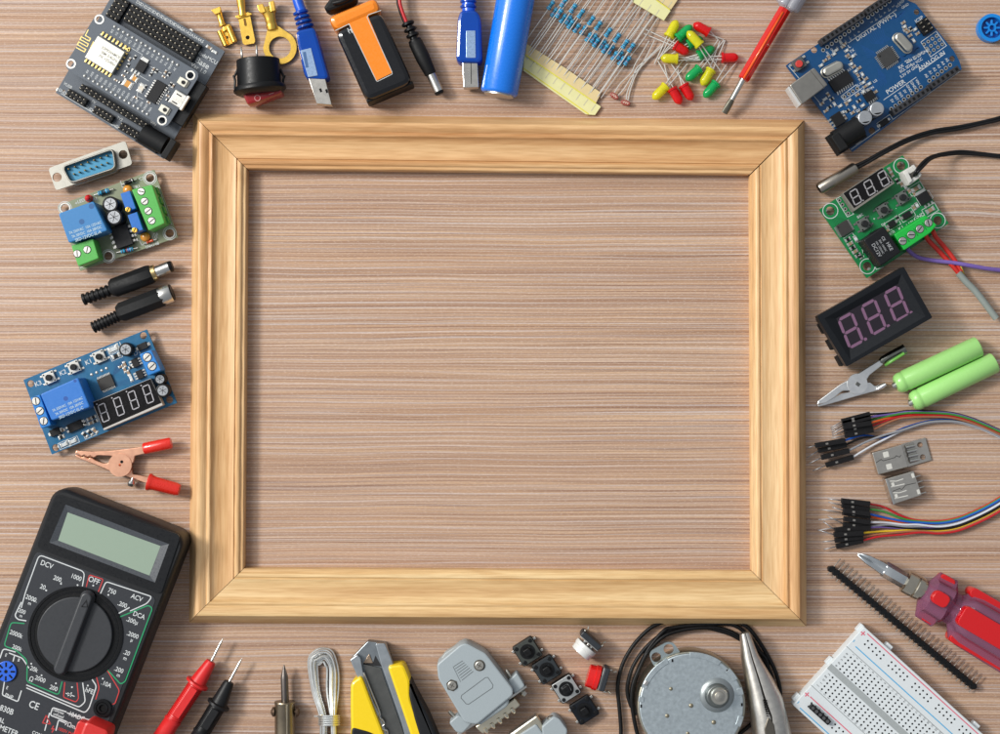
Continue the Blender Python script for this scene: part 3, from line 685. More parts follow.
for i in range(18): x, y = u2(652, 300, 0, i*12.5, -19); t.line(mb, [(x, y), u2(x, y, 12 if i % 3 else 22, 0, -19)], 2, 9)
t.line(mb, [u2(652, 300, 22, 0, -19), u2(652, 300, 22, 215, -19)], 2, 9); t.line(mb, [(262, 722), (372, 686), (340, 590)], 3, 9)
for s_, x, y in (('C3', 585, 255), ('LED', 268, 372), ('R1', 342, 362), ('D2', 655, 560), ('1N4148', 640, 604), ('C4', 658, 548), ('+', 243, 384), ('VR1', 560, 300)): t.text(mb, s_, x, y, 9, 20)
t.line(mb, [(572, 576), (586, 603), (660, 576)], 3, 9); t.line(mb, [(474, 266), (484, 300), (560, 274)], 3, 9)
t.part('board_lettering', mb, white)

# ------------------------------------------------------------------ barrel plug and inline socket
rib = M('ribbed_black', (34, 34, 36), .5, var=.2)
def hexbody(t, c0, c1, r, zc, label=None):
    mb = MB(); t.lathe(mb, (*c0, zc), (*c1, zc), [(0, r*.72), (.09, r), (.92, r), (1, r*.9)], 8, 22.5); return t.part('plug_body', mb, blackm)
def relief(t, c0, c1, r, zc, n=6):
    mb = MB(); pr = []
    for k in range(n): f = k/n; pr += [(f, r*.78), (f+.02, r), (f+.55/n, r), (f+.6/n, r*.78)]
    t.lathe(mb, (*c0, zc), (*c1, zc), pr+[(1, r*.9)], 14); return t.part('strain_relief', mb, rib)
t = T('barrel_plug', 'black barrel power plug with shiny metal tip, upper of the loose pair', 'power plug', SCc, (620, 150), -27.5, 'loose power connectors on the left')
hexbody(t, (530, 180), (748, 97), 53, 11); relief(t, (383, 236), (530, 183), 32, 11)
mb = MB(); t.lathe(mb, (745, 98, 11), (770, 89, 11), [(0, 42), (.9, 42), (1, 36)], 20); t.part('collar', mb, M('brass_collar', (190, 168, 120), .35, 1))
mb = MB(); t.rod(mb, (765, 91, 11), (838, 62, 11), 31, n=24); t.part('barrel_tip', mb, steel)
mb = MB(); t.lathe(mb, (836, 63, 11), (856, 56, 11), [(0, 30), (.7, 29), (1, 24)], 20); t.part('tip_insulator', mb, black)
t = T('inline_socket', 'black inline power socket with wide metal ring, just under the barrel plug', 'power socket', SCc, (640, 290), -25, 'loose power connectors on the left')
hexbody(t, (568, 308), (812, 215), 54, 11); relief(t, (435, 383), (572, 318), 32, 11, 8)
mb = MB(); t.lathe(mb, (790, 220, 11), (850, 197, 11), [(0, 50), (.12, 51), (.93, 51), (1, 48)], 28); t.part('metal_ring', mb, steel)
mb = MB(); t.lathe(mb, (848, 198, 11), (856, 195, 11), [(0, 46), (1, 42)], 20); t.part('socket_face', mb, black)

# ------------------------------------------------------------------ blue timer relay board
t = T('timer_relay_board', 'blue circuit board with four digit display, blue relay and three push buttons', 'circuit board', SD, (358, 265), -23.5)
bblue = M('blue_solder_mask', (12, 98, 140), .35, var=.08, scale=400)
mb = MB(); t.plate(mb, [(53, 218), (543, 17), (663, 309), (166, 514)], [(82, 233, 14), (529, 42, 14), (181, 487, 14), (633, 297, 14)], 7, 10, r=3); t.part('board', mb, bblue)
for p in ((100, 260), (500, 50), (200, 480), (600, 300)): mb = MB(); X, Y = t.L(p[0], p[1], 0); mb.prism(circ(X, Y, 1.5, 8), 0, 7); t.part('standoff', mb, tin)
mb = MB(); t.poly(mb, [(120, 275), (270, 208), (318, 326), (165, 380)], 10, 41, 1.2, 3); rl = t.part('relay', mb, M('relay_blue', (40, 116, 200), .42, var=.05))
mb = MB(); t.cyl(mb, 221, 292, 41, 41.05, 9); t.cyl(mb, 258, 222, 41, 41.05, 6); t.part('relay_dimple', mb, M('blue_dimple2', (24, 80, 160), .5), rl)
mb = MB()
for k, s_ in enumerate(('7A 250VAC  10A 125VAC', '7A 30VDC  10A 28VDC', 'SRD-12VDC-SL-C')): x, y = u2(234, 328, 0, k*18-14, -23.5); t.text(mb, s_, x, y, 41.05, 12 if k < 2 else 14, 0, .85)
t.part('relay_lettering', mb, M('pale_print', (190, 214, 226), .6), rl)
tb = M('terminal_blue', (34, 126, 204), .4)
screwterm(t, [(80, 290), (118, 276), (163, 398), (123, 412)], 10, 24, [(103, 302), (119, 341), (134, 381)], tb, sr=15)
screwterm(t, [(513, 116), (560, 98), (600, 180), (548, 202)], 10, 24, [(545, 128), (564, 163)], tb, sr=16)
for (x, y) in ((155, 209), (253, 167), (354, 126)): tactile(t, x, y, 10, 46, 0, tall=8, body=M('button_steel', (200, 198, 192), .35, .7))
gullchip(t, 380, 228, 10, 60, 48, 10, 0, 'x', 3, mat=M('chip_grey', (70, 68, 66), .5), leg=2.2)
mb = MB(); t.poly(mb, [(324, 308), (558, 212), (607, 318), (372, 418)], 10, 22, .5); dsp = t.part('display', mb, M('display_case', (196, 190, 182), .5))
mb = MB(); t.poly(mb, [(328, 308), (557, 214), (601, 309), (369, 411)], 22, 22.15); t.part('display_face', mb, M('display_black', (30, 26, 28), .25), dsp)
mb = MB(); cs = [(372, 348), (432, 323), (490, 298), (548, 274)]
for (x, y) in cs: digit8(t, mb, x, y, 22.15, 27, 68, .1, .15, dot=False); q = u2(x, y, -12, -42, -23.5); t.cyl(mb, q[0], q[1], 22.15, 22.25, 3, 0, 8)
t.part('display_digits', mb, M('segment_pale', (176, 174, 178), .4), dsp)
ecap(t, 459, 97, 10, 27, 13); ecap(t, 595, 215, 10, 22, 13); ecap(t, 606, 260, 10, 27, 13)
for (x, y, w, h, n) in ((497, 150, 26, 34, 3), (515, 196, 26, 34, 3), (525, 85, 40, 26, 1), (178, 425, 40, 28, 1), (258, 402, 60, 34, 2)):
    gullchip(t, x, y, 10, w, h, n, 0, 'y', 3.5, leg=2.6, name='chip')
for (x, y, w, h, a, k) in ((410, 95, 34, 18, 0, 'w'), (421, 123, 30, 16, 0, 'r'), (455, 157, 20, 12, 90, 'c'), (456, 178, 20, 12, 90, 'c'), (480, 210, 26, 12, 90, 'w'), (470, 190, 20, 12, 90, 'c'), (215, 474, 28, 15, 0, 'w'), (250, 461, 28, 15, 0, 'w'), (298, 436, 24, 13, 60, 'r'), (318, 428, 24, 13, 60, 'r'), (337, 420, 24, 13, 60, 'c'),
    (316, 372, 20, 12, 0, 'c'), (332, 366, 20, 12, 0, 'r'), (322, 388, 20, 12, 0, 'c'), (338, 382, 20, 12, 0, 'r'), (205, 445, 22, 13, 0, 'r'), (209, 418, 18, 12, 0, 'c'), (298, 390, 16, 10, 90, 'r'), (196, 432, 14, 10, 90, 'c'), (480, 168, 16, 10, 0, 'r'), (440, 165, 16, 9, 0, 'c')):
    smd(t, k, x, y, 10, w, h, a)
mb = MB()
for (x, y) in ((324, 197), (344, 189), (364, 181), (383, 172)): X, Y = t.L(x, y, 10); mb.ball((X, Y, 10), 1.6, 10, .5, True)
t.part('solder_joints', mb, solder)
mb = MB()
for s_, x, y in (('K3', 112, 233), ('K2', 210, 189), ('K1', 312, 147), ('D1', 505, 110), ('C1', 430, 80)): t.text(mb, s_, x, y, 10, 22)
for c_ in ((215, 474), (250, 461), (317, 430), (497, 150), (515, 196), (410, 95), (421, 123), (326, 378)):
    w_, h_ = (32, 15) if c_[0] != 317 else (36, 17)
    P = [u2(c_[0], c_[1], a*w_*.72, b*h_*.85, -23.5) for a, b in ((-1, -1), (1, -1), (1, 1), (-1, 1), (-1, -1))]; t.line(mb, P, 2, 10)
t.part('board_lettering', mb, white)
mb = MB(); trc = M('copper_trace_blue', (10, 84, 134), .4)
for k in range(8): t.line(mb, [(405+k*4, 205-k*3), (418+k*5, 165-k*5), (408+k*5, 140-k*4)], 1.6, 10)
for k in range(5): t.line(mb, [(410, 232+k*4), (470, 215+k*5), (520, 226+k*4-18)], 1.6, 10)
t.part('traces', mb, trc)

# ------------------------------------------------------------------ copper crocodile clip with red sleeves
def clip_jaw(t, pts, z0, z1, mat, name, r=0):
    mb = MB(); t.poly(mb, pts, z0, z1, .7, r, .5); return t.part(name, mb, mat)
t = T('alligator_clip', 'copper alligator clip lying on its side with two red sleeved handles', 'clip', SD, (440, 560), 15)
cop = M('copper', (255, 188, 156), .3, 1, var=.08, bump=0)
teeth = []
clip_jaw(t, [(258, 512), (262, 498), (330, 502), (395, 500), (480, 490), (535, 482), (540, 510), (495, 520), (490, 545), (476, 556), (455, 534), (425, 528), (400, 520), (345, 518), (332, 528), (318, 518), (308, 526), (296, 515), (284, 522), (272, 512)], 7, 12, cop, 'jaw', 3)
clip_jaw(t, [(258, 514), (272, 516), (285, 526), (297, 520), (309, 531), (320, 524), (334, 534), (346, 540), (372, 550), (390, 548), (402, 528), (435, 522), (468, 538), (482, 562), (486, 592), (510, 596), (556, 606), (552, 634), (480, 608), (400, 582), (340, 556), (262, 525)], 1, 6.5, cop, 'jaw', 3)
mb = MB(); mb.m = 0; t.ring(mb, 436, 556, 6.5, 13, 5, 46, 28); mb.m = 1; t.cyl(mb, 443, 543, 12.6, 13.4, 6, .2); t.part('hinge_plate', mb, [cop, hole_m])
rs = M('red_sleeve', (226, 46, 32), .3, var=.04, coat=.3)
mb = MB(); t.lathe(mb, (530, 491, 12), (640, 468, 12), [(0, 20), (.04, 23), (.95, 23), (1, 21)], 20, 0, 1.0); t.part('sleeve', mb, rs)
mb = MB(); t.lathe(mb, (548, 622, 14), (672, 655, 14), [(0, 34), (.05, 35), (.12, 31), (.2, 28), (.9, 26), (1, 22)], 20); t.part('sleeve', mb, rs)
mb = MB(); t.rod(mb, (488, 606, 8), (480, 634, 8), 7, 7); t.lathe(mb, (483, 618, 8), (478, 640, 8), [(0, 11), (.5, 16), (1, 12)], 12); t.part('screw', mb, steel)

# ------------------------------------------------------------------ multimeter
t = T('multimeter', 'black digital multimeter with blank green display and big rotary selector', 'multimeter', SE, (0, 650, 0), 21.3)
def both(e=None, f=None):
    t.crop = SE if e else SF
case = M('case_black', (52, 54, 58), .45, var=.06, bump=.06, scale=1500); face = M('meter_face', (58, 61, 67), .5, var=.05); caseD = M('case_shadow_grey', (40, 42, 46), .5, var=.06)
Z1 = 50
P0 = [(262, 38), (945, 262), (0, 0), (0, 0)]
# case outline from its two long sides: local rectangle
a = t.L(278, 36, Z1); b_ = t.L(942, 272, Z1)
top = max(t.L(300, 40, Z1)[1], a[1]); xl = t.L(55*5-0, 80, Z1)[0]; xr = t.L(925, 330, Z1)[0]
xl = t.L(253, 82, Z1)[0]-.5; xr = t.L(936, 290, Z1)[0]+.6; top = t.L(600, 150, Z1)[1]
H = 262
mb = MB(); cx, cy = (xl+xr)/2, top-H/2
P = rrect(cx, cy, xr-xl, H, 15, 0, 6)
P = ccw(P); mb.loft([[(x, y, 0) for x, y in inset(P, 4)], [(x, y, 3) for x, y in inset(P, 1)], [(x, y, 24) for x, y in P], [(x, y, 44) for x, y in inset(P, .3)], [(x, y, 48) for x, y in inset(P, 1.4)], [(x, y, 50) for x, y in inset(P, 3.6)]])
t.part('case', mb, case)
# raised lip and display window
both(e=1)
mb = MB(); o = [t.L(x, y, Z1) for x, y in ((283, 68), (905, 275), (805, 572), (185, 338))]; o = ccw(roundpoly(o, 5)); 
i1 = inset(o, 1.2)
wn = ccw([t.L(x, y, Z1) for x, y in ((330, 122), (846, 320), (776, 512), (248, 312))]); gl = ccw([t.L(x, y, Z1-5) for x, y in ((345, 160), (808, 328), (752, 475), (297, 300))])
mb.m = 0; mb.plate(o, [wn], Z1, Z1+1.6)
mb.m = 1
def match(pts, ref):
    k = min(range(4), key=lambda s_: sum((Vector(pts[(i+s_) % 4])-Vector(ref[i])).length for i in range(4))); return [pts[(i+k) % 4] for i in range(4)]
gl = match(gl, wn)
for i in range(4):
    j = (i+1) % 4; mb.add([(*wn[i], Z1+1.6), (*wn[j], Z1+1.6), (*gl[j], Z1+.15), (*gl[i], Z1+.15)], [[0, 1, 2, 3]])
t.part('display_bezel', mb, [M('bezel_black', (44, 46, 50), .32, var=.05), M('bezel_slope', (84, 88, 94), .3)])
mb = MB(); mb.prism(gl, Z1, Z1+.3); t.part('display', mb, M('lcd_green', (150, 168, 150), .12, var=.02, coat=.5))
# face plate
mb = MB(); o = [t.L(x, y, Z1) for x, y in ((170, 352), (800, 592))]; 
fx0 = t.L(160, 360, Z1)[0]+.5; fx1 = xr-7; fy1 = min(t.L(175, 352, Z1)[1], t.L(800, 590, Z1)[1])
mb.prism(rrect((xl+7+fx1)/2, (fy1+cy-H/2+8)/2, fx1-xl-7, fy1-(cy-H/2+8), 5), Z1, Z1+.5, .3); t.part('face_plate', mb, face)
ZF = Z1+.5
both(f=1)
C = (338, 287); X, Y = t.L(*C, ZF)
mb = MB(); mb.m = 0; mb.plate(circ(X, Y, t.k(207), 64), [circ(X, Y, t.k(196), 64)], ZF, ZF+1.2); mb.plate(circ(X, Y, t.k(190), 64), [circ(X, Y, t.k(178), 64)], ZF, ZF+.6); mb.m = 1; mb.prism(circ(X, Y, t.k(200), 64), ZF, ZF+.25)
t.part('dial_ring', mb, [M('gloss_black_ring', (34, 35, 38), .25), M('dial_well', (24, 25, 28), .4)])
mb = MB(); mb.prism(circ(X, Y, t.k(163), 64), ZF, ZF+4, 1.0); dl = t.part('selector_dial', mb, M('dial_grey', (66, 68, 72), .45, var=.05, bump=.05))
a_ = t.L(384, 128, ZF+12); b2 = t.L(264, 445, ZF+12); d = Vector(a_)-Vector(b2); ang = math.degrees(math.atan2(d.y, d.x)); m_ = (Vector(a_)+Vector(b2))/2
mb = MB(); P = ccw(rrect(m_.x, m_.y, d.length+12, t.k(56), 6, ang, 6))
mb.loft([[(x, y, ZF+3.5) for x, y in inset(P, -1)], [(x, y, ZF+9) for x, y in inset(P, .6)], [(x, y, ZF+10.6) for x, y in inset(P, 1.4)], [(x, y, ZF+11) for x, y in inset(P, 2.4)]])
kb = t.part('pointer_knob', mb, M('knob_grey', (72, 74, 78), .4, var=.04))
mb = MB(); t.line(mb, [(365, 165), (387, 137), (391, 166), (365, 165)], 4, ZF+11.05); t.part('pointer_mark', mb, black, kb)
def T_(e, items, name, mat, z=ZF):
    mb = MB()
    for it in items:
        t.crop = SE if it[0] == 'E' else SF; t.text(mb, it[1], it[2], it[3], z, it[4]*.86, 0, .86)
    t.part(name, mb, mat)
T_(0, [('E', 'DCV', 234, 424, 36), ('E', '200.', 290, 496, 32), ('E', '1000', 381, 488, 32), ('E', '20.', 217, 537, 32), ('E', '2000.', 158, 594, 32), ('E', 'OFF', 470, 504, 38), ('E', '750', 560, 558, 32), ('E', 'ACV', 684, 590, 34), ('E', '.200', 612, 624, 32),
   ('F', 'm', 133, 150, 22), ('F', '200', 98, 186, 26), ('F', 'm', 94, 206, 20), ('F', 'DCA', 622, 204, 30), ('F', '.200µ', 592, 229, 28), ('F', '.2000', 594, 292, 28), ('F', 'µ', 590, 314, 24), ('F', '.20', 567, 372, 28), ('F', 'm', 560, 396, 24), ('F', '.200', 532, 448, 28), ('F', 'm', 530, 472, 24),
   ('F', '.10A', 476, 512, 28), ('F', 'hFE', 400, 542, 30), ('F', '200', 240, 530, 28), ('F', '2000', 180, 490, 28), ('F', '20k', 152, 445, 28), ('F', '200k', 76, 350, 26), ('F', '2000k', 72, 288, 28), ('F', 'Ω', 140, 490, 30), ('F', 'CE', 152, 607, 44), ('F', 'DT-830B', 5, 618, 36),
   ('F', 'DIGITAL', -25, 662, 30), ('F', 'MULTIMETER', 0, 705, 34), ('F', '10ADC', 343, 656, 28), ('F', 'VΩmA', 320, 698, 28), ('F', '10Amax', 262, 634, 18), ('F', 'unfused', 262, 652, 18), ('F', 'E', 27, 382, 20), ('F', 'B', 84, 404, 20), ('F', 'E', 32, 528, 20), ('F', 'PNP', 40, 566, 24), ('F', 'COM', 165, 735, 22)],
   'face_lettering', white)
T_(0, [('F', '1000V MAX', 300, 726, 20), ('F', '!', 210, 672, 26)], 'red_lettering', M('red_print', (196, 50, 50), .55))
t.crop = SF
mb = MB(); W5 = 5
t.crop = SE
for pts, rr in (([(106, 640), (128, 560), (196, 374), (424, 460), (412, 532)], 22), ([(502, 570), (530, 508), (760, 584), (735, 618), (650, 656)], 14)): t.line(mb, pts, 5, ZF, rr)
t.crop = SF
for pts, rr in (([(96, 144), (66, 205), (80, 222), (118, 228)], 10), ([(530, 195), (580, 168)], 0), ([(0, 395), (14, 352), (70, 368)], 14), ([(40, 372), (100, 395), (130, 440)], 10), ([(118, 515), (270, 580), (355, 615), (382, 590), (370, 505)], 12), ([(118, 528), (380, 640), (398, 620), (432, 520), (412, 490)], 12),
    ([(20, 500), (10, 560), (80, 590), (96, 540)], 8), ([(65, 385), (58, 410)], 0), ([(298, 636), (236, 616), (225, 650), (300, 680)], 8), ([(425, 655), (400, 672), (300, 640)], 8), ([(200, 720), (222, 640)], 0), ([(250, 720), (262, 672), (290, 684)], 6)): t.line(mb, pts, 5, ZF, rr)
for (x, y) in ((347, 68), (273, 62), (207, 92), (485, 112), (417, 70), (152, 138), (140, 420), (186, 472), (250, 508), (322, 525), (393, 518), (460, 487)): t.cyl(mb, x, y, ZF, ZF+.1, 4, 0, 8)
t.poly(mb, [(303, 548), (303, 566), (318, 558)], ZF, ZF+.12); t.line(mb, [(294, 552), (334, 566)], 4, ZF); t.line(mb, [(320, 548), (316, 568)], 4, ZF)
t.part('printed_lines', mb, white)
mb = MB()
for pts, rr in (([(533, 212), (665, 158), (682, 172), (560, 500), (540, 512), (482, 448)], 14), ([(110, 240), (50, 235), (18, 340), (70, 358), (118, 400), (122, 430), (120, 500), (262, 560), (278, 500)], 14)): mb = MB(); t.line(mb, pts, 5, ZF, rr); t.part('green_line', mb, M('green_print', (20, 150, 96), .55))
mb = MB()
for pts, rr in (([(386, 76), (400, 22), (462, 42), (440, 98)], 8), ([(290, 503), (284, 570), (340, 592), (352, 575), (345, 505)], 8), ([(480, 450), (535, 540), (515, 598), (502, 602)], 12), ([(432, 480), (444, 528), (428, 580)], 12), ([(208, 650), (190, 685), (226, 690), (208, 650)], 2), ([(240, 698), (232, 712), (242, 712), (232, 728)], 0)): mb = MB(); t.line(mb, pts, 4.5, ZF, rr); t.part('red_line', mb, M('red_print', (196, 50, 50), .55))
# transistor socket
X, Y = t.L(27, 455, ZF+2)
mb = MB(); mb.prism(circ(X, Y, t.k(45), 32), ZF, ZF+2.4, .5); ts = t.part('transistor_socket', mb, M('socket_blue', (36, 98, 214), .35))
mb = MB()
for k in range(8):
    a = k*45+20; mb.rbox(X+t.k(30)*math.cos(R(a)), Y+t.k(30)*math.sin(R(a)), ZF+2.4, ZF+2.46, t.k(20), t.k(8), a)
mb.prism(circ(X, Y, t.k(8), 12), ZF+2.4, ZF+2.46); t.part('socket_slots', mb, hole_m, ts)
X, Y = t.L(457, 620, ZF+3)
mb = MB(); mb.m = 0; mb.plate(circ(X, Y, t.k(39), 32), [circ(X, Y, t.k(27), 32)], ZF, ZF+3); mb.plate(circ(X, Y, t.k(24), 32), [circ(X, Y, t.k(15), 32)], ZF, ZF+2.2); mb.m = 1; mb.prism(circ(X, Y, t.k(27), 24), ZF, ZF+.4)
t.part('jack_socket', mb, [M('gloss_black_ring', (34, 35, 38), .25), hole_m])
t = T('test_lead_plug', 'red test lead plug pushed into the lower right of the multimeter', 'plug', SF, (430, 740, 50.5), 20, z=50.5)
mb = MB(); t.poly(mb, [(382, 676), (488, 722), (470, 800), (335, 800)], 50.5, 82, 2.5, 10); t.part('grip', mb, M('red_plastic_matt', (206, 40, 36), .4, var=.05))
mb = MB(); t.cyl(mb, 425, 770, 50.5, 50.6, 20); mb = MB(); X, Y = t.L(410, 745, 60); mb.rbox(X, Y, 0, 14, t.k(150), t.k(100), -0, 3, 1); t.part('skirt', mb, M('red_plastic_matt', (206, 40, 36), .4))

# ------------------------------------------------------------------ test probes
def probe(label, col, tip, base, ring, seg, end, zc, kind):
    t = T('test_probe', label, 'test probe', SG, (ring[0], ring[1], zc), 0, 'pair of meter test probes')
    d = Vector(end)-Vector(ring); d.normalize(); mb = MB()
    t.lathe(mb, (*base, zc), (*tip, zc), [(0, 7.5), (.82, 6.5), (1, 1.5)], 12); t.part('needle', mb, steel)
    mb = MB(); t.lathe(mb, (*base, zc), (*ring, zc), [(-.02, 17), (0, 24), (.1, 28), (.95, 42), (1, 44)], 20); t.part('nose_cone', mb, col)
    mb = MB(); a = Vector(ring); n_ = 14; q0 = a-d*9; q1 = a+d*9
    t.lathe(mb, (*q0, zc), (*q1, zc), [(0, 52), (.2, 60), (.8, 60), (1, 52)], 28); t.part('finger_guard', mb, col)
    mb = MB(); s0 = a+d*8; s1 = Vector(seg); pr = []; n_ = 22
    for k in range(n_): pr += [(k/n_, 38), ((k+.5)/n_, 38), ((k+.55)/n_, 42), ((k+.95)/n_, 42)]
    t.lathe(mb, (*s0, zc), (*s1, zc), pr+[(1, 38)], 20); t.part('ribbed_grip', mb, col)
    mb = MB(); t.lathe(mb, (*s1, zc), (*(s1+d*170), zc), [(0, 42), (.05, 46), (.1, 42), (.8, 46), (1, 40)], 20); t.part('handle', mb, col)
    mb = MB(); p = s0+d*22; q = s1-d*14; c = (p+q)/2; X, Y = t.L(c.x, c.y, zc+9); l = t.k((q-p).length); w = rot2((1, 0), 0); P = t.L(p.x, p.y, zc+9); Q = t.L(q.x, q.y, zc+9); an = math.degrees(math.atan2(Q[1]-P[1], Q[0]-P[0]))
    mb.rbox(X, Y, zc+4, zc+8.9, l, t.k(40), an, 1, .5); t.part('grip_pad', mb, col)
probe('red test probe with bare metal needle beside the multimeter', M('probe_red', (222, 40, 40), .38, var=.05), (365, 92), (306, 208), (236, 318), (118, 496), (40, 620), 12, 0)
probe('black test probe with bare metal needle, right of the red one', M('probe_black', (48, 49, 52), .42, var=.08), (460, 192), (396, 310), (342, 424), (262, 556), (210, 650), 12, 1)

# ------------------------------------------------------------------ soldering iron tip
t = T('soldering_iron', 'blackened soldering iron tip held in a brown steel sleeve, pointing up', 'soldering iron', SG, (672, 420, 12), 0)
sl = M('heated_steel', (138, 126, 108), .38, 1, var=.25, bump=.15, scale=300)
mb = MB(); t.lathe(mb, (676, 412, 11), (670, 226, 11), [(0, 19), (.62, 19), (.72, 17), (.97, 4), (1, 3)], 20); t.part('tip', mb, M('oxidised_tip', (104, 98, 94), .42, 1, var=.3, scale=300))
mb = MB(); t.lathe(mb, (674, 408, 11), (674, 620, 11), [(0, 24), (0, 51), (.03, 53), (.06, 50), (1, 50)], 28); t.part('sleeve', mb, sl)
for x in (618, 736):
    mb = MB(); s_ = -1 if x < 670 else 1; t.lathe(mb, (x-s_*16, 460, 11), (x+s_*13, 460, 11), [(0, 10), (.3, 12), (.35, 25), (.7, 24), (1, 10)], 16); t.part('screw', mb, M('rusty_screw', (92, 74, 60), .5, .8, var=.3))
mb = MB(); t.box(mb, 684, 520, 20, 22.6, 6, 190); t.part('seam', mb, M('seam_steel', (176, 166, 146), .35, 1))

# ------------------------------------------------------------------ coil of solder wire
t = T('solder_wire_coil', 'looped hank of thin silver solder wire tied round its lower end', 'solder wire', SG, (880, 400, 4), 0)
mb = MB(); random.seed(3)
for k in range(11):
    f = k/10; w = 24+f*48; top = 212-f*76+random.uniform(-5, 5); z = 2+random.uniform(0, 7)*(1-abs(f-.5)); cx_ = 862+random.uniform(-4, 4); e = random.uniform(-3, 3)
    xl_ = 880-f*26+e; xr_ = 905+f*22+e
    t.tube(mb, [(xl_-8, 700, z), (xl_, 505, z+3), (cx_-w*.62-6*f, 360, z), (cx_-w, 210+20*(1-f), z), (cx_-w*.55, top+14, z+1), (cx_+6, top, z+1), (cx_+w*.7, top+20, z+1), (cx_+w+6*f, 250, z), (cx_+w*.98+8*f, 360, z), (xr_, 505, z+3), (xr_+8, 700, z)], 5.2, 6, 5)
t.part('wire_loops', mb, M('solder_wire', (232, 234, 232), .34, .9, var=.1))
mb = MB()
for k in range(5):
    y = 480+k*11; t.tube(mb, [(848, y-2, 3), (845, y, 8), (870, y+3, 14), (915, y+1, 14), (945, y, 8), (940, y+2, 3), (900, y+4, 1), (855, y, 2), (848, y-2, 4)], 5, 6, 5)
t.tube(mb, [(822, 482, 5), (845, 482, 8), (860, 478, 12)], 5, 6, 4)
t.part('binding', mb, M('solder_wire', (200, 202, 200), .3, .95))
# ------------------------------------------------------------------ three brass terminals
BG = 'loose brass terminals at the top'
t = T('spade_terminal', 'small brass female spade terminal with rolled edges, leftmost of the brass three', 'terminal', SH, (155, 190), -17, BG)
mb = MB(); a = t.k
def lp(pts, z0, z1, b=.3, r=0, mm=gold, name='plate'):
    mb = MB(); t.poly(mb, pts, z0, z1, b, r); return t.part(name, mb, mm)
lp([(112, 200), (180, 150), (238, 262), (152, 300)], 1, 3, .3, 4, name='base_plate')
for (p, q) in (((124, 196), (166, 292)), ((180, 168), (222, 268))):
    mb = MB(); t.lathe(mb, (*p, 5.5), (*q, 5.5), [(0, 15), (.03, 19), (.97, 19), (1, 15)], 14); t.part('rolled_edge', mb, gold)
mb = MB(); t.lathe(mb, (116, 70, 5), (145, 165, 5), [(0, 24), (.4, 19), (.8, 20), (1, 26)], 14); t.part('neck', mb, gold)
lp([(68, 62), (128, 38), (133, 62), (128, 80), (96, 92)], 6, 11, .5, 5, name='crimp_wing'); lp([(142, 165), (190, 150), (200, 170), (150, 205)], 2, 6, .8, 6, name='shoulder')
mb = MB(); t.box(mb, 174, 236, 3, 3.6, 14, 14); t.part('latch_hole', mb, M('brass_shadow', (120, 84, 24), .5, .5))
t = T('blade_terminal', 'narrow brass blade terminal with a small hole, middle of the brass three', 'terminal', SH, (290, 190), -10, BG)
mb = MB(); t.plate(mb, [(243, 108), (318, 92), (352, 262), (345, 275), (285, 285), (272, 275)], [(304, 238, 13)], 2, 5, r=8); t.part('blade', mb, gold)
lp([(225, 108), (228, 98), (305, 75), (332, 84), (328, 94), (240, 118)], 4, 7, .4, 3, name='shoulder')
mb = MB(); t.box(mb, 287, 140, 5, 5.6, 14, 48, 0, 6); t.part('latch', mb, M('brass_shadow', (120, 84, 24), .5, .5))
mb = MB(); t.lathe(mb, (255, -30, 7), (272, 100, 6), [(0, 28), (.5, 26), (.8, 22), (1, 28)], 14); t.part('crimp_barrel', mb, gold)
t = T('ring_terminal', 'large brass ring terminal with a wide round eye, rightmost of the brass three', 'terminal', SH, (500, 280), -25, BG)
mb = MB(); eye = circ(510, 300, 107, 26, -165, 85)
o = [t.L(x, y, 4) for x, y in [(510+107*math.cos(R(q)), 302+107*math.sin(R(q))) for q in range(-50, 190, 12)]+[(430, 190), (490, 160)]]
mb.plate(o, [circ(*t.L(510, 302, 4), t.k(70), 32)], 1, 4.4); t.part('ring', mb, gold)
mb = MB(); t.lathe(mb, (430, 40, 9), (462, 185, 5), [(0, 44), (.25, 42), (.55, 33), (.62, 36), (.7, 31), (.78, 35), (1, 34)], 16, 0, .7); t.part('crimp_barrel', mb, gold)
lp([(362, 30), (400, 20), (420, 75), (388, 84), (376, 70)], 6, 14, .6, 5, name='crimp_wing'); lp([(440, 10), (470, 0), (482, 66), (450, 76)], 6, 15, .6, 5, name='crimp_wing')

# ------------------------------------------------------------------ rocker switch
t = T('rocker_switch', 'round black rocker switch with red rocker lying on its side, two pins up', 'switch', SH, (375, 460, 20), -3)
mb = MB()
for (p, q) in (((270, 385), (262, 300)), ((364, 375), (360, 288))): mb = MB(); t.rod(mb, (*p, 18), (*q, 18), 8, 7, 8); t.part('terminal_pin', mb, tin)
mb = MB(); t.lathe(mb, (370, 378, 21), (380, 552, 21), [(0, 128), (.03, 136), (.97, 139), (1, 139)], 40, 0, 1.0); bd = t.part('body', mb, black)
mb = MB(); t.lathe(mb, (380, 548, 22), (386, 602, 22), [(0, 158), (.3, 166), (.55, 165), (.8, 150), (1, 128)], 44); t.part('flange', mb, black)
mb = MB(); t.poly(mb, [(268, 592), (300, 664), (324, 664), (524, 592), (512, 560), (280, 560)], 6, 30, 2.5, 10); rk = t.part('rocker', mb, M('red_translucent', (150, 14, 20), .2, coat=.4))
mb = MB(); t.ring(mb, 366, 624, 30, 30.2, 15, 20); t.line(mb, [(440, 602), (472, 590)], 5, 30); t.part('rocker_mark', mb, M('pale_pink_print', (206, 140, 136), .5), rk)
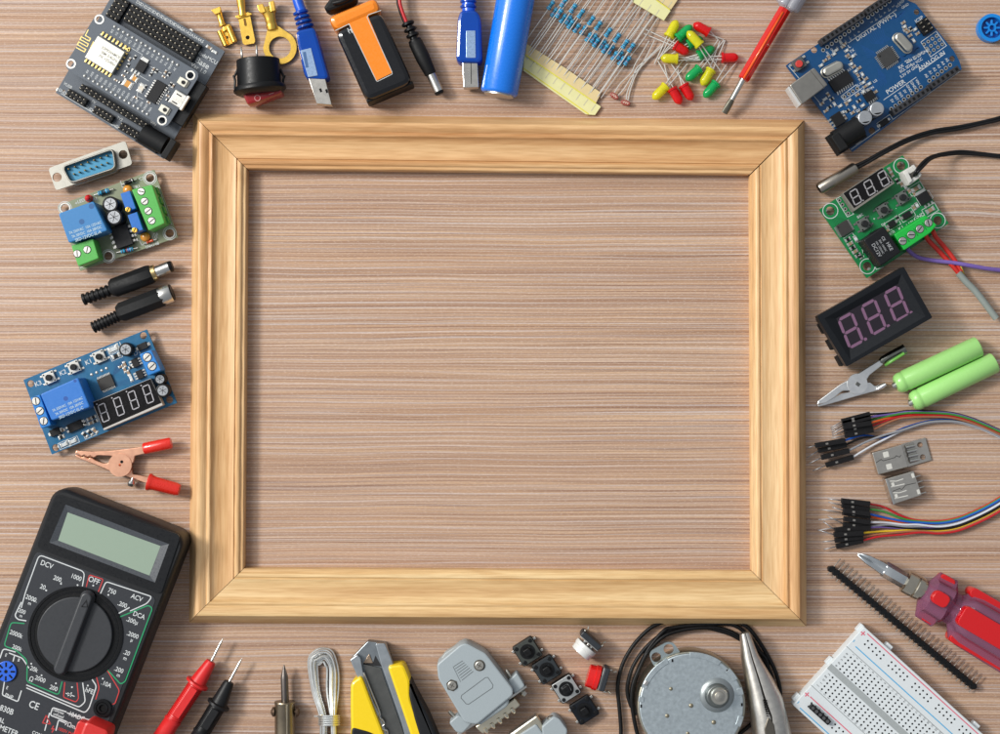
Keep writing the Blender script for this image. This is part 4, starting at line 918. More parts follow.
for x, s_ in ((222, -1), (532, 1)):
    mb = MB(); t.tube(mb, [(x-s_*-2+s_*6, 480, 22), (x+s_*-8+s_*6, 515, 22), (x+s_*2, 565, 22)], 8, 8); t.tube(mb, [(x-s_*20, 440, 22), (x+s_*2, 488, 22)], 8, 8, 0); t.part('spring_clip', mb, black)
mb = MB(); X, Y = t.L(362, 518, 42); mb.rod((X, Y, 20), (X, Y, 42.6), 2, 2, 12); t.part('indicator_hole', mb, M('dark_red', (90, 24, 26), .4))

# ------------------------------------------------------------------ blue usb plug
tblue = M('translucent_blue', (16, 92, 206), .12, var=.04, clear=.45, coat=.4)
tblue2 = M('cable_blue', (20, 92, 214), .3, var=.04, coat=.2)
t = T('usb_cable', 'blue translucent cable ending in a flat steel USB plug', 'cable', SH, (710, 380), -15)
mb = MB(); t.tube(mb, [(585, -140, 14), (605, -60, 14), (632, 30, 14), (655, 90, 14)], 33, 14); t.part('cable', mb, tblue2)
for k in range(4):
    mb = MB(); c = (640+k*9.5, 70+k*30); t.lathe(mb, (*c, 14), (c[0]+6, c[1]+20, 14), [(0, 42), (.2, 50+k*2), (.8, 50+k*2), (1, 42)], 16); t.part('strain_ring', mb, tblue)
mb = MB(); t.poly(mb, [(605, 195), (730, 165), (760, 270), (822, 490), (800, 506), (680, 500), (662, 470), (622, 290)], 3, 24, 3, 10); t.part('grip', mb, tblue)
mb = MB(); t.poly(mb, [(640, 320), (708, 304), (752, 480), (690, 492)], 24, 24.5, .3, 4); t.part('metal_insert', mb, M('hazy_insert', (150, 176, 210), .3, .3))
mb = MB(); t.box(mb, 674, 380, 24.5, 24.7, 18, 100, 5); t.part('plug_label', mb, M('label_blue', (60, 100, 150), .5))
mb = MB(); t.poly(mb, [(690, 490), (790, 470), (840, 668), (745, 660)], 6, 22, .4); sh = t.part('plug_shell', mb, M('usb_shell', (200, 196, 188), .28, 1, var=.08))
mb = MB()
for (x, y) in ((770, 575), (808, 580)): t.box(mb, x, y, 22, 22.1, 14, 24, -5)
t.part('latch_hole', mb, hole_m, sh)

# ------------------------------------------------------------------ nine volt battery
t = T('nine_volt_battery', 'rectangular nine volt battery in black and orange wrapper', 'battery', SI, (225, 250), -20)
Z9 = 34; orange = M('battery_orange', (250, 138, 20), .28, var=.03, coat=.4); bblk = M('battery_black', (36, 37, 42), .2, var=.05, coat=.5)
OUT = [(33, 78), (262, -10), (422, 358), (418, 376), (214, 466), (205, 462)]
mb = MB(); t.poly(mb, [(66, 140), (276, 48), (423, 372), (210, 462)], 0, Z9, 5, 10, 1); t.part('case', mb, bblk)
mb = MB(); t.poly(mb, [(32, 76), (252, -16), (278, 50), (68, 142)], 0, Z9, 5, 8, 1); t.part('top_wrap', mb, orange)
mb = MB(); t.poly(mb, [(132, 105), (216, 68), (328, 330), (256, 366)], Z9, Z9+.25, 0, 6); t.part('front_stripe', mb, orange)
mb = MB()
t.line(mb, [(70, 138), (132, 108), (256, 366), (262, 369), (328, 336), (327, 326), (214, 78), (220, 66), (278, 46)], 3.4, Z9+.16); t.part('silver_outline', mb, tin)
mb = MB(); t.line(mb, [(125, 128), (135, 150), (128, 140), (140, 132), (146, 148)], 4, Z9+.1); t.part('wrapper_mark', mb, white)
mb = MB(); X, Y = t.L(300, 404, Z9-4); 
mb = MB(); t.poly(mb, [(208, 452), (420, 366), (424, 380), (214, 468)], 2, Z9-5, 1, 3); t.part('end_cap', mb, M('battery_bottom', (24, 24, 26), .5))
mb = MB(); t.lathe(mb, (70, 50, 18), (58, 20, 18), [(0, 26), (.8, 26), (1, 20)], 12); t.part('terminal', mb, tin)
t = T('battery_snap', 'black battery snap connector clipped on the nine volt battery terminals', 'connector', SI, (90, 0, 10), -20)
mb = MB(); t.poly(mb, [(14, 34), (40, 52), (160, 4), (170, -30), (60, -30)], 8, 30, 3, 12); t.part('snap_body', mb, blackm)
mb = MB(); t.tube(mb, [(60, 14, 32), (110, 0, 34), (180, -40, 30)], 10, 10); t.part('wire', mb, black_rubber)

# ------------------------------------------------------------------ dc power lead
t = T('power_lead', 'twin red and black lead ending in a moulded black barrel plug', 'cable', SI, (470, 260), -17)
wr = M('wire_red', (196, 26, 34), .35)
mb = MB(); t.tube(mb, [(366, -70, 14), (362, 0, 14), (372, 45, 14), (396, 108, 14)], 8, 10); t.part('red_wire', mb, wr)
mb = MB(); t.tube(mb, [(356, -70, 11), (354, 0, 11), (364, 45, 11), (388, 108, 11)], 8, 10); t.part('black_wire', mb, black_rubber)
for k in range(4):
    mb = MB(); c = (397+k*10.5, 100+k*26); t.lathe(mb, (*c, 11), (c[0]+6, c[1]+15, 11), [(0, 24), (.2, 30), (.8, 30), (1, 24)], 10); t.part('strain_ring', mb, black)
mb = MB(); t.lathe(mb, (402, 106, 11), (432, 190, 11), [(0, 15), (1, 18)], 10); t.part('relief_core', mb, black)
mb = MB(); t.lathe(mb, (428, 180, 11), (505, 340, 11), [(0, 22), (.08, 32), (.5, 33), (.95, 27), (1, 22)], 16); bd = t.part('plug_body', mb, blackm)
mb = MB(); t.rod(mb, (500, 330, 11), (540, 415, 11), 22, n=22); t.part('barrel_tip', mb, steel)
mb = MB(); t.lathe(mb, (538, 411, 11), (546, 428, 11), [(0, 22), (.7, 21), (1, 16)], 18); t.part('tip_insulator', mb, black)

# ------------------------------------------------------------------ small blue usb plug
t = T('mini_usb_cable', 'short translucent blue cable with a small square steel plug', 'cable', SI, (680, 200), -1)
mb = MB(); t.tube(mb, [(672, -80, 14), (674, 0, 14), (676, 60, 14)], 30, 14); t.part('cable', mb, tblue2)
for k in range(2): mb = MB(); t.lathe(mb, (674, 0+k*24, 14), (674, 14+k*24, 14), [(0, 32), (.2, 37), (.8, 37), (1, 32)], 14); t.part('strain_ring', mb, tblue)
mb = MB(); t.poly(mb, [(640, 44), (712, 44), (732, 80), (738, 270), (722, 284), (632, 282), (618, 262), (626, 80)], 3, 24, 3, 8); t.part('grip', mb, tblue)
mb = MB(); t.poly(mb, [(664, 138), (706, 138), (708, 262), (664, 262)], 24, 24.4, .3, 3); t.part('metal_insert', mb, M('hazy_insert', (150, 176, 210), .3, .3))
mb = MB(); t.poly(mb, [(646, 276), (716, 278), (722, 396), (652, 398)], 6, 20, .6, 3); sh = t.part('plug_shell', mb, M('usb_shell', (200, 196, 188), .28, 1))
mb = MB(); t.box(mb, 687, 330, 20, 20.1, 3, 100); t.part('shell_seam', mb, hole_m, sh)

# ------------------------------------------------------------------ blue cylindrical cell
t = T('cylindrical_battery', 'large glossy blue cylindrical battery lying at the top edge', 'battery', SI, (850, 200), -8)
mb = MB(); zc = 19
t.lathe(mb, (898, -60, zc), (813, 428, zc), [(0, 80), (.01, 86), (.975, 84), (.99, 81), (1, 74)], 48); t.part('wrapper', mb, M('battery_blue', (18, 122, 234), .26, var=.03, coat=.35))
mb = MB(); t.lathe(mb, (815, 418, zc), (812, 436, zc), [(0, 66), (.95, 66), (1, 60)], 32); t.part('end_cap', mb, tin)

# ------------------------------------------------------------------ resistors on tape
lead = M('lead_wire', (226, 224, 218), .35, .35, var=.06)
bandm = [resblue, lead, M('band_brown', (96, 40, 24), .5), M('band_black', (24, 22, 26), .5), M('band_red', (170, 40, 40), .5)]
D = Vector((.575, -.818))
res = [(240, 30), (260, 72), (290, 78), (316, 14), (312, 108), (344, 116), (372, 48), (357, 142), (393, 165), (418, 80), (432, 176), (478, 120), (463, 218), (492, 224), (507, 250), (520, 150), (546, 258), (578, 190), (561, 286), (594, 290), (630, 222), (616, 328), (678, 258), (646, 322), (656, 358), (714, 280), (690, 357)]
res.sort()
side_names = {}
protos = {}
for i, c in enumerate(res):
    c = Vector(c)
    upper = c.y < (c.x-240)*.55+55
    # distance along the lead to the tape below (toward lower left)
    def hit(yl, m): # line y = yl + m x
        # c - D*s
        return (yl+m*c.x-c.y)/(-D.y+m*D.x)
    s0 = hit(238, .63) if not upper else hit(320, .63)
    s0 = max(60, s0)
    s1 = 330 if c.x < 600 else (c.y-(.6*(c.x)-430))/1.16 
    s1 = max(120, min(520, s1))
    zc = 6+(3.2 if upper else 0)
    t = T('resistor', '', 'resistor', SJ, (c.x, c.y, zc), math.degrees(math.atan2(D.y, D.x)), 'blue resistors fanned between two yellow paper tapes')
    rows = 'upper row' if upper else 'lower row'
    n_ = side_names.get(rows, 0)+1; side_names[rows] = n_
    ords = ['leftmost', 'second from left', 'third from left', 'fourth from left', 'fifth from left', 'sixth from left', 'seventh from left', 'eighth from left', 'ninth from left', 'tenth from left', 'eleventh from left', 'twelfth from left', 'thirteenth from left', 'fourteenth from left', 'fifteenth from left', 'sixteenth from left', 'seventeenth from left', 'eighteenth from left']
    t.label = 'blue banded resistor, %s in the %s of the fan' % (ords[n_-1], rows)
    mb = MB(); p0 = c-D*31; p1 = c+D*31
    t.lathe(mb, (*p0, zc), (*p1, zc), [(0, 4), (.04, 12), (.1, 14.5), (.22, 14.5), (.28, 11.5), (.72, 11.5), (.78, 14.5), (.9, 14.5), (.96, 12), (1, 4)], 12)
    for f, m_ in ((.16, 2), (.38, 4 if i % 3 else 3), (.5, 3), (.62, 3), (.85, 2)):
        mb.m = m_; rr = 15 if f in (.16, .85) else 12.2
        t.lathe(mb, (*(c+D*(f-.5)*62-D*1.8), zc), (*(c+D*(f-.5)*62+D*1.8), zc), [(0, rr*.9), (.05, rr), (.95, rr), (1, rr*.9)], 12)
    t.part('body', mb, bandm)
    for q0, sgn, ln in ((p0, -1, s0), (p1, 1, s1)):
        mb = MB(); q1 = c+D*sgn*ln; nrm = Vector((-D.y, D.x)); w = random.uniform(-5, 5)
        t.tube(mb, [(*q0, zc), (*((q0+q1)/2+nrm*w), zc*.8+1), (*(q1+nrm*w*.4), 2.2)], 3.1, 6, 4); t.part('lead', mb, lead)
def tape(label, pts, z0, z1, col, marks, seam=None):
    t = T('resistor_tape', label, 'paper tape', SJ, (pts[0][0], pts[0][1], z0), 33, 'yellow paper tapes holding the resistor leads', z=z0)
    mb = MB(); t.poly(mb, pts, z0, z1, .2); t.part('paper', mb, col)
    if seam: mb = MB(); t.line(mb, seam, 7, z1); t.part('yellow_edge', mb, M('bright_yellow', (228, 218, 80), .5))
    mb = MB()
    for (x, y) in marks: c_ = Vector((x, y)); t.line(mb, [tuple(c_-D*-22), tuple(c_+D*-22)], 5, z1)
    t.part('lead_imprint', mb, M('tape_imprint', (206, 200, 170), .6))
pap = M('tape_cream', (226, 204, 150), .6, var=.05, scale=300); pay = M('tape_yellow', (232, 228, 168), .5, var=.05, scale=300)
tape('pale yellow paper tape, outer strip at the lower left resistor ends', [(84, 322), (78, 415), (445, 672), (500, 676), (535, 626), (500, 602)], 2.9, 3.7, pay, [(130+45*k, 378+32*k) for k in range(9)], [(78, 400), (300, 556), (462, 670)])
tape('cream paper tape, inner strip at the lower left resistor ends', [(98, 256), (90, 322), (505, 606), (537, 545), (330, 402)], 3.8, 4.8, pap, [(122+44*k, 290+30.5*k) for k in range(9)], [(90, 322), (505, 606)])
tape('light yellow paper tape over the upper right resistor ends', [(720, -10), (725, 12), (905, 120), (945, 62), (860, 0), (840, -12)], 4, 5.2, pay, [(770+48*k, 14+30*k) for k in range(3)], [(862, 0), (940, 56)])
tape('cream paper tape corner beside the upper right resistor ends', [(862, -10), (945, 58), (985, 0), (980, -20)], 2.9, 3.8, pap, [(900, 8), (940, 26)])

# ------------------------------------------------------------------ two photoresistors
for i, (c, lds, lb) in enumerate(((( 614, 562), [[(612, 548), (650, 490), (712, 428), (740, 370), (818, 240)], [(632, 565), (672, 520), (712, 455), (780, 372), (850, 236)]], 'small red photoresistor with squiggle face, left of the pair'),
        ((680, 602), [[(684, 585), (690, 540), (720, 465), (745, 400), (800, 350), (890, 262)], [(694, 590), (716, 500), (758, 410), (830, 330), (905, 262)]], 'small red photoresistor lying flat, right of the pair'))):
    t = T('photoresistor', lb, 'photoresistor', SJ, (c[0], c[1], 4), 30, 'two photoresistors below the resistors')
    a = (38, 18)[i]; d = Vector((math.cos(R(a)), math.sin(R(a)))); 
    mb = MB(); n_ = Vector((-d.y, d.x))
    X, Y = t.L(*c, 4)
    pts = [(c[0]+d.x*29*math.cos(k*math.pi/10)+n_.x*15*math.sin(k*math.pi/10), c[1]+d.y*29*math.cos(k*math.pi/10)+n_.y*15*math.sin(k*math.pi/10)) for k in range(20)]
    mb.m = 0; t.poly(mb, pts, 1, 6, .6); mb.m = 1
    t.line(mb, [tuple(Vector(c)+d*x+n_*y) for x, y in ((-18, -5), (-12, 6), (-6, -6), (0, 6), (6, -6), (12, 6), (18, -4))], 3.5, 6); t.part('sensor_disc', mb, [M('photocell_red', (158, 66, 56), .35, coat=.4), M('photocell_track', (222, 190, 170), .4)])
    for P in lds: mb = MB(); t.tube(mb, [(x, y, 3.5) for x, y in P], 3.4, 6, 5); t.part('lead', mb, lead)

# ------------------------------------------------------------------ loose indicator lights
LC = {'yellow': M('led_yellow', (250, 244, 40), .1, var=.03, clear=.42, coat=.5), 'green': M('led_green', (20, 196, 104), .1, var=.03, clear=.42, coat=.5), 'red': M('led_red', (246, 22, 28), .1, var=.03, clear=.42, coat=.5)}
def led(col, base, tip, ends, z, label):
    t = T('led', label, 'indicator light', SK, (base[0], base[1], z), 0, 'small coloured LEDs in a loose pile', z=0)
    mb = MB(); t.lathe(mb, (*base, z), (*tip, z), [(0, 28), (.02, 31), (.12, 31), (.13, 26), (.68, 26), (.8, 23.5), (.9, 17), (.97, 8), (1, 1)], 20); t.part('lens', mb, LC[col])
    b = Vector(base); d = (Vector(tip)-b).normalized(); n_ = Vector((-d.y, d.x))
    mb = MB(); X0 = b+d*14
    mb.m = 0; t.lathe(mb, (*(b+d*6+n_*7), z), (*(b+d*34+n_*4), z), [(0, 3), (.6, 3), (.8, 9), (1, 11)], 8)
    t.part('lead_frame', mb, tin)
    for k, e in enumerate(ends):
        s_ = (-1, 1)[k]; p = b+n_*9*s_
        mb = MB(); t.tube(mb, [(*p, z), (*(p+(Vector(e)-p)*.5), (z+e_z(z))/2), (*e, e_z(z))], 3.2, 6, 4); t.part('lead', mb, lead)
def e_z(z): return 2.5 if z < 8 else 4
L_ = [('yellow', (214, 205), (262, 110), [(135, 355), (160, 330)], 6, 'yellow LED at the top left of the pile pointing up right'),
 ('green', (262, 215), (345, 140), [(178, 300), (150, 330)], 6, 'green LED at the top of the pile, partly under the yellow one'),
 ('red', (440, 180), (352, 130), [(520, 218), (490, 220)], 6, 'red LED at the top of the pile pointing to the upper left'),
 ('green', (320, 250), (405, 210), [(230, 300), (220, 270)], 5, 'green LED hidden beneath the central yellow one'),
 ('yellow', (390, 252), (318, 172), [(470, 400), (505, 396)], 14, 'yellow LED lying on top in the upper middle of the pile'),
 ('green', (378, 310), (470, 262), [(300, 322), (310, 340)], 5, 'green LED in the middle of the pile behind crossing leads'),
 ('red', (248, 248), (325, 296), [(60, 150), (75, 185)], 6, 'red LED in the upper left, its leads reaching towards the resistors'),
 ('yellow', (266, 326), (170, 322), [(480, 318), (480, 336)], 6, 'yellow LED lying level at the left of the pile'),
 ('red', (508, 320), (604, 318), [(310, 316), (320, 336)], 6, 'red LED at the far right of the pile pointing right'),
 ('green', (388, 378), (310, 446), [(522, 222), (490, 220)], 6, 'green LED in the lower middle pointing down left'),
 ('yellow', (452, 384), (398, 474), [(528, 224), (500, 226)], 5, 'yellow LED in the lower middle between the two green ones'),
 ('green', (482, 460), (410, 540), [(592, 345), (540, 350)], 6, 'green LED at the bottom right of the pile'),
 ('yellow', (202, 476), (126, 550), [(320, 352), (302, 322)], 7, 'yellow LED at the lower left corner of the pile'),
 ('red', (232, 490), (282, 578), [(155, 338), (190, 355)], 6, 'red LED at the bottom of the pile, left of its red neighbour'),
 ('red', (296, 470), (346, 556), [(228, 352), (262, 372)], 6, 'red LED at the bottom of the pile, right of its red neighbour')]
for a_ in L_: led(*a_)

# ------------------------------------------------------------------ small tester screwdriver
t = T('tester_screwdriver', 'slim screwdriver with translucent red handle, clear cap and flat blade', 'screwdriver', SK, (700, 300), 0)
mb = MB(); t.lathe(mb, (628, 440, 15), (565, 555, 15), [(-.1, 17), (1, 15)], 16)
mb.loft([[(*t.L(*p, z), z) for p in q] for q, z in ((((530, 545), (578, 572), (548, 632), (500, 614)), 9), (((532, 545), (580, 570), (550, 630), (502, 612)), 13))]) if 0 else None
t.part('shaft', mb, steel)
mb = MB(); d = Vector((-63, 115)).normalized(); n_ = Vector((-d.y, d.x)); rg = []
for s_, w, h in ((0, 15, 15), (20, 18, 11), (60, 19, 6), (85, 17, 3.5)):
    c = Vector((568, 550))+d*s_; ring = []
    for k in range(16):
        a = 2*math.pi*k/16; p = c+n_*w*math.cos(a); x, y = t.L(p.x, p.y, 15); ring.append((x, y, 15-s_*.06+t.k(h)*math.sin(a)))
    rg.append(ring)
mb.loft(rg); t.part('blade', mb, M('blade_steel', (120, 116, 104), .35, 1))
rtr = M('handle_red', (226, 30, 16), .18, var=.03, clear=.2, coat=.5)
mb = MB(); t.lathe(mb, (628, 442, 15), (860, 52, 15), [(0, 30), (.02, 34), (.9, 36), (1, 36)], 8, 22.5); t.part('handle', mb, rtr)
mb = MB(); t.lathe(mb, (632, 434, 21), (850, 66, 21), [(0, 7), (1, 7)], 8); t.part('inner_core', mb, M('handle_orange', (250, 96, 20), .3, coat=.4))
clr = M('clear_plastic', (226, 226, 232), .1, var=.02, clear=.62, coat=.4)
for k in range(6):
    a = k*60; mb = MB(); b0 = Vector((868, 40)); d2 = Vector((232, -390)).normalized(); n2 = Vector((-d2.y, d2.x)); o = n2*48*math.cos(R(a)); zz = 15+10*math.sin(R(a))
    t.lathe(mb, (*(b0+o), zz), (*(b0+o+d2*140), zz), [(0, 8), (.05, 24), (.15, 28), (1, 28)], 12); t.part('cap_lobe', mb, clr)
mb = MB(); t.lathe(mb, (860, 50, 15), (940, -85, 15), [(0, 34), (.05, 46), (.3, 48), (1, 48)], 16); t.part('cap', mb, clr)
mb = MB(); t.rod(mb, (862, 40, 22), (900, -20, 22), 6); t.part('contact_rod', mb, tin)
# ------------------------------------------------------------------ large blue microcontroller board
t = T('microcontroller_board', 'large blue microcontroller board with square USB socket and barrel socket, top right', 'circuit board', SM, (440, 330), -33.4)
am = -33.4
def um(x, y, du, dv): return u2(x, y, du, dv, am)
uno = M('uno_blue', (4, 72, 122), .34, var=.07, scale=350); silk = white
OUTL = [(48, 288), (380, 62), (500, -22), (560, -40), (606, 16), (638, 12), (660, 60), (800, 240), (800, 262), (832, 306), (345, 675), (330, 655)]
OUTL = [(48, 290), (540, -40), (592, 2), (625, 15), (795, 226), (820, 272), (830, 308), (345, 675)]
HL = [(174, 221, 14), (630, 52, 13), (788, 260, 13), (431, 580, 15)]
mb = MB(); t.plate(mb, OUTL, HL, 8, 11, r=4); t.part('board', mb, uno)
for p in ((100, 300), (600, 30), (790, 280), (340, 640), (460, 560)): mb = MB(); X, Y = t.L(p[0], p[1], 0); mb.prism(circ(X, Y, 1.6, 8), 0, 8); t.part('standoff', mb, tin)
ZM = 11
# edge sockets
header_female(t, 302, 122, ZM, 17, 10, 1, 22, 28, 0, 'pin_socket'); header_female(t, 480, 2, ZM, 17, 8, 1, 22, 28, 0, 'pin_socket')
header_female(t, 608, 445, ZM, 17, 8, 1, 23.5, 28, 0, 'pin_socket'); header_female(t, 757, 341, ZM, 17, 6, 1, 24, 28, 0, 'pin_socket')
# solder ring rows
mb = MB()
rows = [((214, 222), (386, 96), 10), ((414, 76), (508, 5), 6), ((517, 483), (648, 386), 8), ((686, 358), (778, 288), 6)]
for (a, b_, n) in rows:
    for i in range(n):
        x = a[0]+(b_[0]-a[0])*i/(n-1); y = a[1]+(b_[1]-a[1])*i/(n-1); mb.m = 0; t.ring(mb, x, y, ZM, ZM+.25, 5, 9, 14); mb.m = 1; t.cyl(mb, x, y, ZM, ZM+.1, 5, 0, 10)
t.part('solder_rings', mb, [tin, hole_m])
mb = MB()
for i in range(3):
    for j in range(4): x, y = um(662, 196, j*22.5, i*22.5); mb.m = 0; t.ring(mb, x, y, ZM, ZM+.25, 4, 8, 12); mb.m = 1; t.cyl(mb, x, y, ZM, ZM+.1, 4, 0, 8)
for j in range(4): x, y = um(308, 430, j*23, 0); mb.m = 0; t.ring(mb, x, y, ZM, ZM+.25, 4.5, 8.5, 12); mb.m = 1; t.cyl(mb, x, y, ZM, ZM+.1, 4.5, 0, 8)
t.part('solder_ring_grid', mb, [tin, hole_m])
# usb socket, barrel socket, reset button
mb = MB(); t.poly(mb, [(64, 378), (174, 298), (236, 376), (120, 464)], ZM, 33, 1, 3); us = t.part('usb_socket', mb, M('usb_can', (166, 162, 154), .34, 1, var=.06))
mb = MB(); t.poly(mb, [(56, 388), (64, 382), (118, 462), (108, 470)], 13, 31, .4); t.part('socket_mouth', mb, M('socket_white', (206, 206, 204), .5), us)
mb = MB(); t.line(mb, [(157, 312), (220, 390)], 2.5, 33); t.part('shell_seam', mb, M('seam_dark', (120, 116, 108), .4, 1), us)
mb = MB(); t.lathe(mb, (270, 626, 23), (378, 560, 23), [(0, 46), (1, 46)], 28); t.poly(mb, [(248, 606), (280, 584), (328, 652), (292, 674)], ZM, 35, 1, 6); t.box(mb, 320, 606, ZM, 22, 150, 100, 0, 3, .6); bj = t.part('barrel_socket', mb, blackm)
mb = MB(); t.box(mb, 370, 626, ZM, ZM+4, 34, 18, 0, 5, .6); t.part('solder_tab', mb, solder)
mb = MB(); mb.m = 1; t.box(mb, 108, 282, ZM, ZM+5.5, 52, 50, 0, 3, .6); mb.m = 0; t.cyl(mb, 108, 282, ZM+5.5, ZM+8, 16, .4)
mb.m = 2
for q in (-1, 1):
    for w_ in (-1, 1): x, y = um(108, 282, q*34, w_*15); t.box(mb, x, y, ZM, ZM+1, 14, 11, 0, 2, .2)
t.part('reset_button', mb, [M('button_red', (206, 60, 52), .45), M('button_grey', (96, 98, 98), .5), solder])
# chips
gullchip(t, 501, 252, ZM, 70, 70, 8, 0, 'x', 3.5, quad=True, mat=M('chip_slate', (74, 74, 74), .45), leg=2.6)
gullchip(t, 294, 360, ZM, 96, 58, 8, 0, 'x', 4.5, leg=3.4); gullchip(t, 421, 425, ZM, 44, 40, 4, 0, 'x', 4, leg=3)
gullchip(t, 281, 528, ZM, 50, 54, 3, 0, 'y', 4.5, leg=3.2, name='voltage_regulator')
mb = MB(); t.poly(mb, [(256, 536), (266, 528), (276, 550), (264, 556)], ZM, ZM+2.4, .3); t.part('regulator_tab', mb, solder)
def crystal(p0, p1, r):
    mb = MB(); A_2 = t.L(*p0, ZM+9); B_2 = t.L(*p1, ZM+9); c = ((A_2[0]+B_2[0])/2, (A_2[1]+B_2[1])/2); d = Vector(B_2)-Vector(A_2); an = math.degrees(math.atan2(d.y, d.x))
    mb.rbox(*c, ZM, ZM+2, d.length+2, t.k(r)*2+2, an, t.k(r)+.8, .3); mb.rbox(*c, ZM+2, ZM+9, d.length, t.k(r)*2, an, t.k(r)*.98, 2); t.part('crystal', mb, M('crystal_can', (206, 202, 190), .3, 1, var=.05))
crystal((540, 148), (608, 222), 21); crystal((216, 326), (302, 280), 21)
ecap(t, 454, 483, ZM, 31, 22, smdtype=True); ecap(t, 401, 522, ZM, 31, 22, smdtype=True)
gullchip(t, 486, 542, ZM, 40, 24, 1, 0, 'y', 4, leg=3, name='diode')
header_female(t, 668, 115, ZM, 4, 2, 3, 27, 22, 0, 'programming_header', pins='male')
# small parts
sm = [(290, 186, 'w'), (303, 206, 'c'), (318, 224, 'w'), (322, 246, 'c'), (334, 262, 'r'), (338, 284, 'w'), (350, 296, 'c'), (358, 316, 'w'), (368, 334, 'c'), (382, 350, 'r'), (392, 366, 'w'), (400, 384, 'c'), (414, 404, 'w'), (308, 196, 'c'), (345, 250, 'w'), (374, 302, 'c'), (388, 330, 'w'), (404, 350, 'c'), (418, 372, 'w'),
      (262, 240, 'w'), (238, 254, 'c'), (222, 268, 'c'), (205, 290, 'w'), (272, 222, 'w'), (236, 420, 'c'), (252, 440, 'r'), (222, 440, 'w'), (208, 460, 'c'), (264, 462, 'w'), (242, 476, 'r'), (226, 492, 'c'), (290, 470, 'w'), (316, 460, 'c'), (330, 446, 'w'), (322, 492, 'r'), (345, 500, 'c'), (352, 476, 'w'), (372, 448, 'r'), (366, 420, 'c'), (392, 408, 'w'), (310, 520, 'c'), (300, 500, 'w'),
      (575, 118, 'w'), (592, 140, 'c'), (604, 128, 'r'), (600, 158, 'c'), (622, 130, 'w'), (634, 148, 'c'), (616, 180, 'w'), (570, 100, 'c'), (446, 408, 'c'), (390, 468, 'w'), (376, 500, 'r'), (444, 440, 'r'), (580, 132, 'c')]
for i, (x, y, k) in enumerate(sm): smd(t, k, x, y, ZM, 18, 11.5, 0 if i % 4 else 90)
mb = MB()
tx = [('DIGITAL (PWM~)', 448, 118, 24), ('POWER', 536, 386, 24), ('ANALOG IN', 696, 270, 22), ('TX', 590, 272, 17), ('RX', 560, 296, 17), ('SCL SDA', 582, 302, 15), ('5V 5V 5V', 610, 278, 0), ('3.3V 5V GND', 598, 316, 15), ('VIN TX RX', 620, 256, 15), ('GND GND', 650, 240, 15), ('5V VCC', 630, 276, 15), ('ICSP', 640, 86, 18), ('L', 330, 206, 18), ('TX', 342, 226, 15), ('RX', 352, 244, 15), ('ON', 428, 392, 14), ('AREF', 560, 10, 14), ('GND', 578, 26, 14), ('L1', 375, 375, 15), ('D1', 370, 490, 15), ('C7', 390, 395, 15), ('U2', 445, 360, 14), ('R3', 330, 310, 14), ('100', 460, 478, 0), ('SCL', 548, 24, 13)]
for s_, x, y, z_ in tx:
    if z_: t.text(mb, s_, x, y, ZM, z_)
for i, s_ in enumerate(('AREF', 'GND', '13', '12', '~11', '~10', '~9', '8')): x, y = um(238, 246, i*20.5, -2) if 0 else (236+i*19.4, 240-i*14.1); t.text(mb, s_, x, y, ZM, 11, 90)
for i, s_ in enumerate(('7', '~6', '~5', '4', '~3', '2')): t.text(mb, s_, 428+i*19.4, 98-i*14.1, ZM, 14, 90)
for i, s_ in enumerate(('5V', 'RST', '3V3', '5V', 'GND', 'GND', 'VIN')): t.text(mb, s_, 520+i*18.9, 448-i*14, ZM, 14, 90)
for i, s_ in enumerate(('A0', 'A1', 'A2', 'A3', 'A4', 'A5')): t.text(mb, s_, 672+i*18.4, 336-i*14, ZM, 14, 90)
for P in ([(326, 190), (540, 42)], [(482, 444), (628, 342)], [(642, 318), (752, 240)], [(648, 186), (716, 138), (762, 202), (692, 252), (648, 186)], [(292, 428), (360, 376), (378, 398), (308, 446), (292, 428)], [(452, 548), (510, 508), (524, 530), (466, 572), (452, 548)], [(60, 292), (210, 470)], [(338, 664), (820, 318)]): t.line(mb, P, 2.6, ZM)
t.part('board_lettering', mb, silk)
mb = MB()
for k in range(9): t.line(mb, [(478+k*5, 196-k*3), (430+k*7, 190-k*4), (400+k*9, 150-k*6)], 1.7, ZM)
for k in range(9): t.line(mb, [(456+k*4, 300+k*4), (462+k*4, 340+k*3), (400+k*12, 420-k*6)], 1.7, ZM)
for k in range(7): t.line(mb, [(380+k*5, 200+k*9), (440+k*2, 230+k*3)], 1.7, ZM)
for k in range(7): t.line(mb, [(548+k*3, 250+k*3), (600+k*2, 252-k*7), (640+k*2, 200+k*2)], 1.5, ZM)
for k in range(6): t.line(mb, [(470+k*14, 70+k*5), (520+k*10, 90-k*6), (560+k*4, 60-k*3)], 1.6, ZM)
t.part('traces', mb, M('trace_uno', (18, 80, 146), .35))

# ------------------------------------------------------------------ blue button cap at the edge
t = T('button_cap', 'round blue plastic button cap with a notched star recess at the right edge', 'button cap', SM, (965, 122), 10)
mb = MB(); t.ring(mb, 965, 122, 0, 9, 47, 62, 44); t.cyl(mb, 965, 122, 0, 3, 60, 0, 40); cpb = M('cap_blue', (10, 134, 220), .35, var=.04)
for k in range(8):
    a = k*45+10; X, Y = t.L(965, 122, 7); mb.rbox(X+t.k(26)*math.cos(R(a)), Y+t.k(26)*math.sin(R(a)), 2, 6.5, t.k(22), t.k(9), a, 1, .4)
t.ring(mb, 965, 122, 2, 7, 12, 20, 8)
t.part('rim', mb, cpb)
mb = MB(); t.cyl(mb, 965, 122, 3, 3.3, 46, 0, 32); t.part('recess', mb, M('cap_blue_deep', (6, 84, 164), .4))

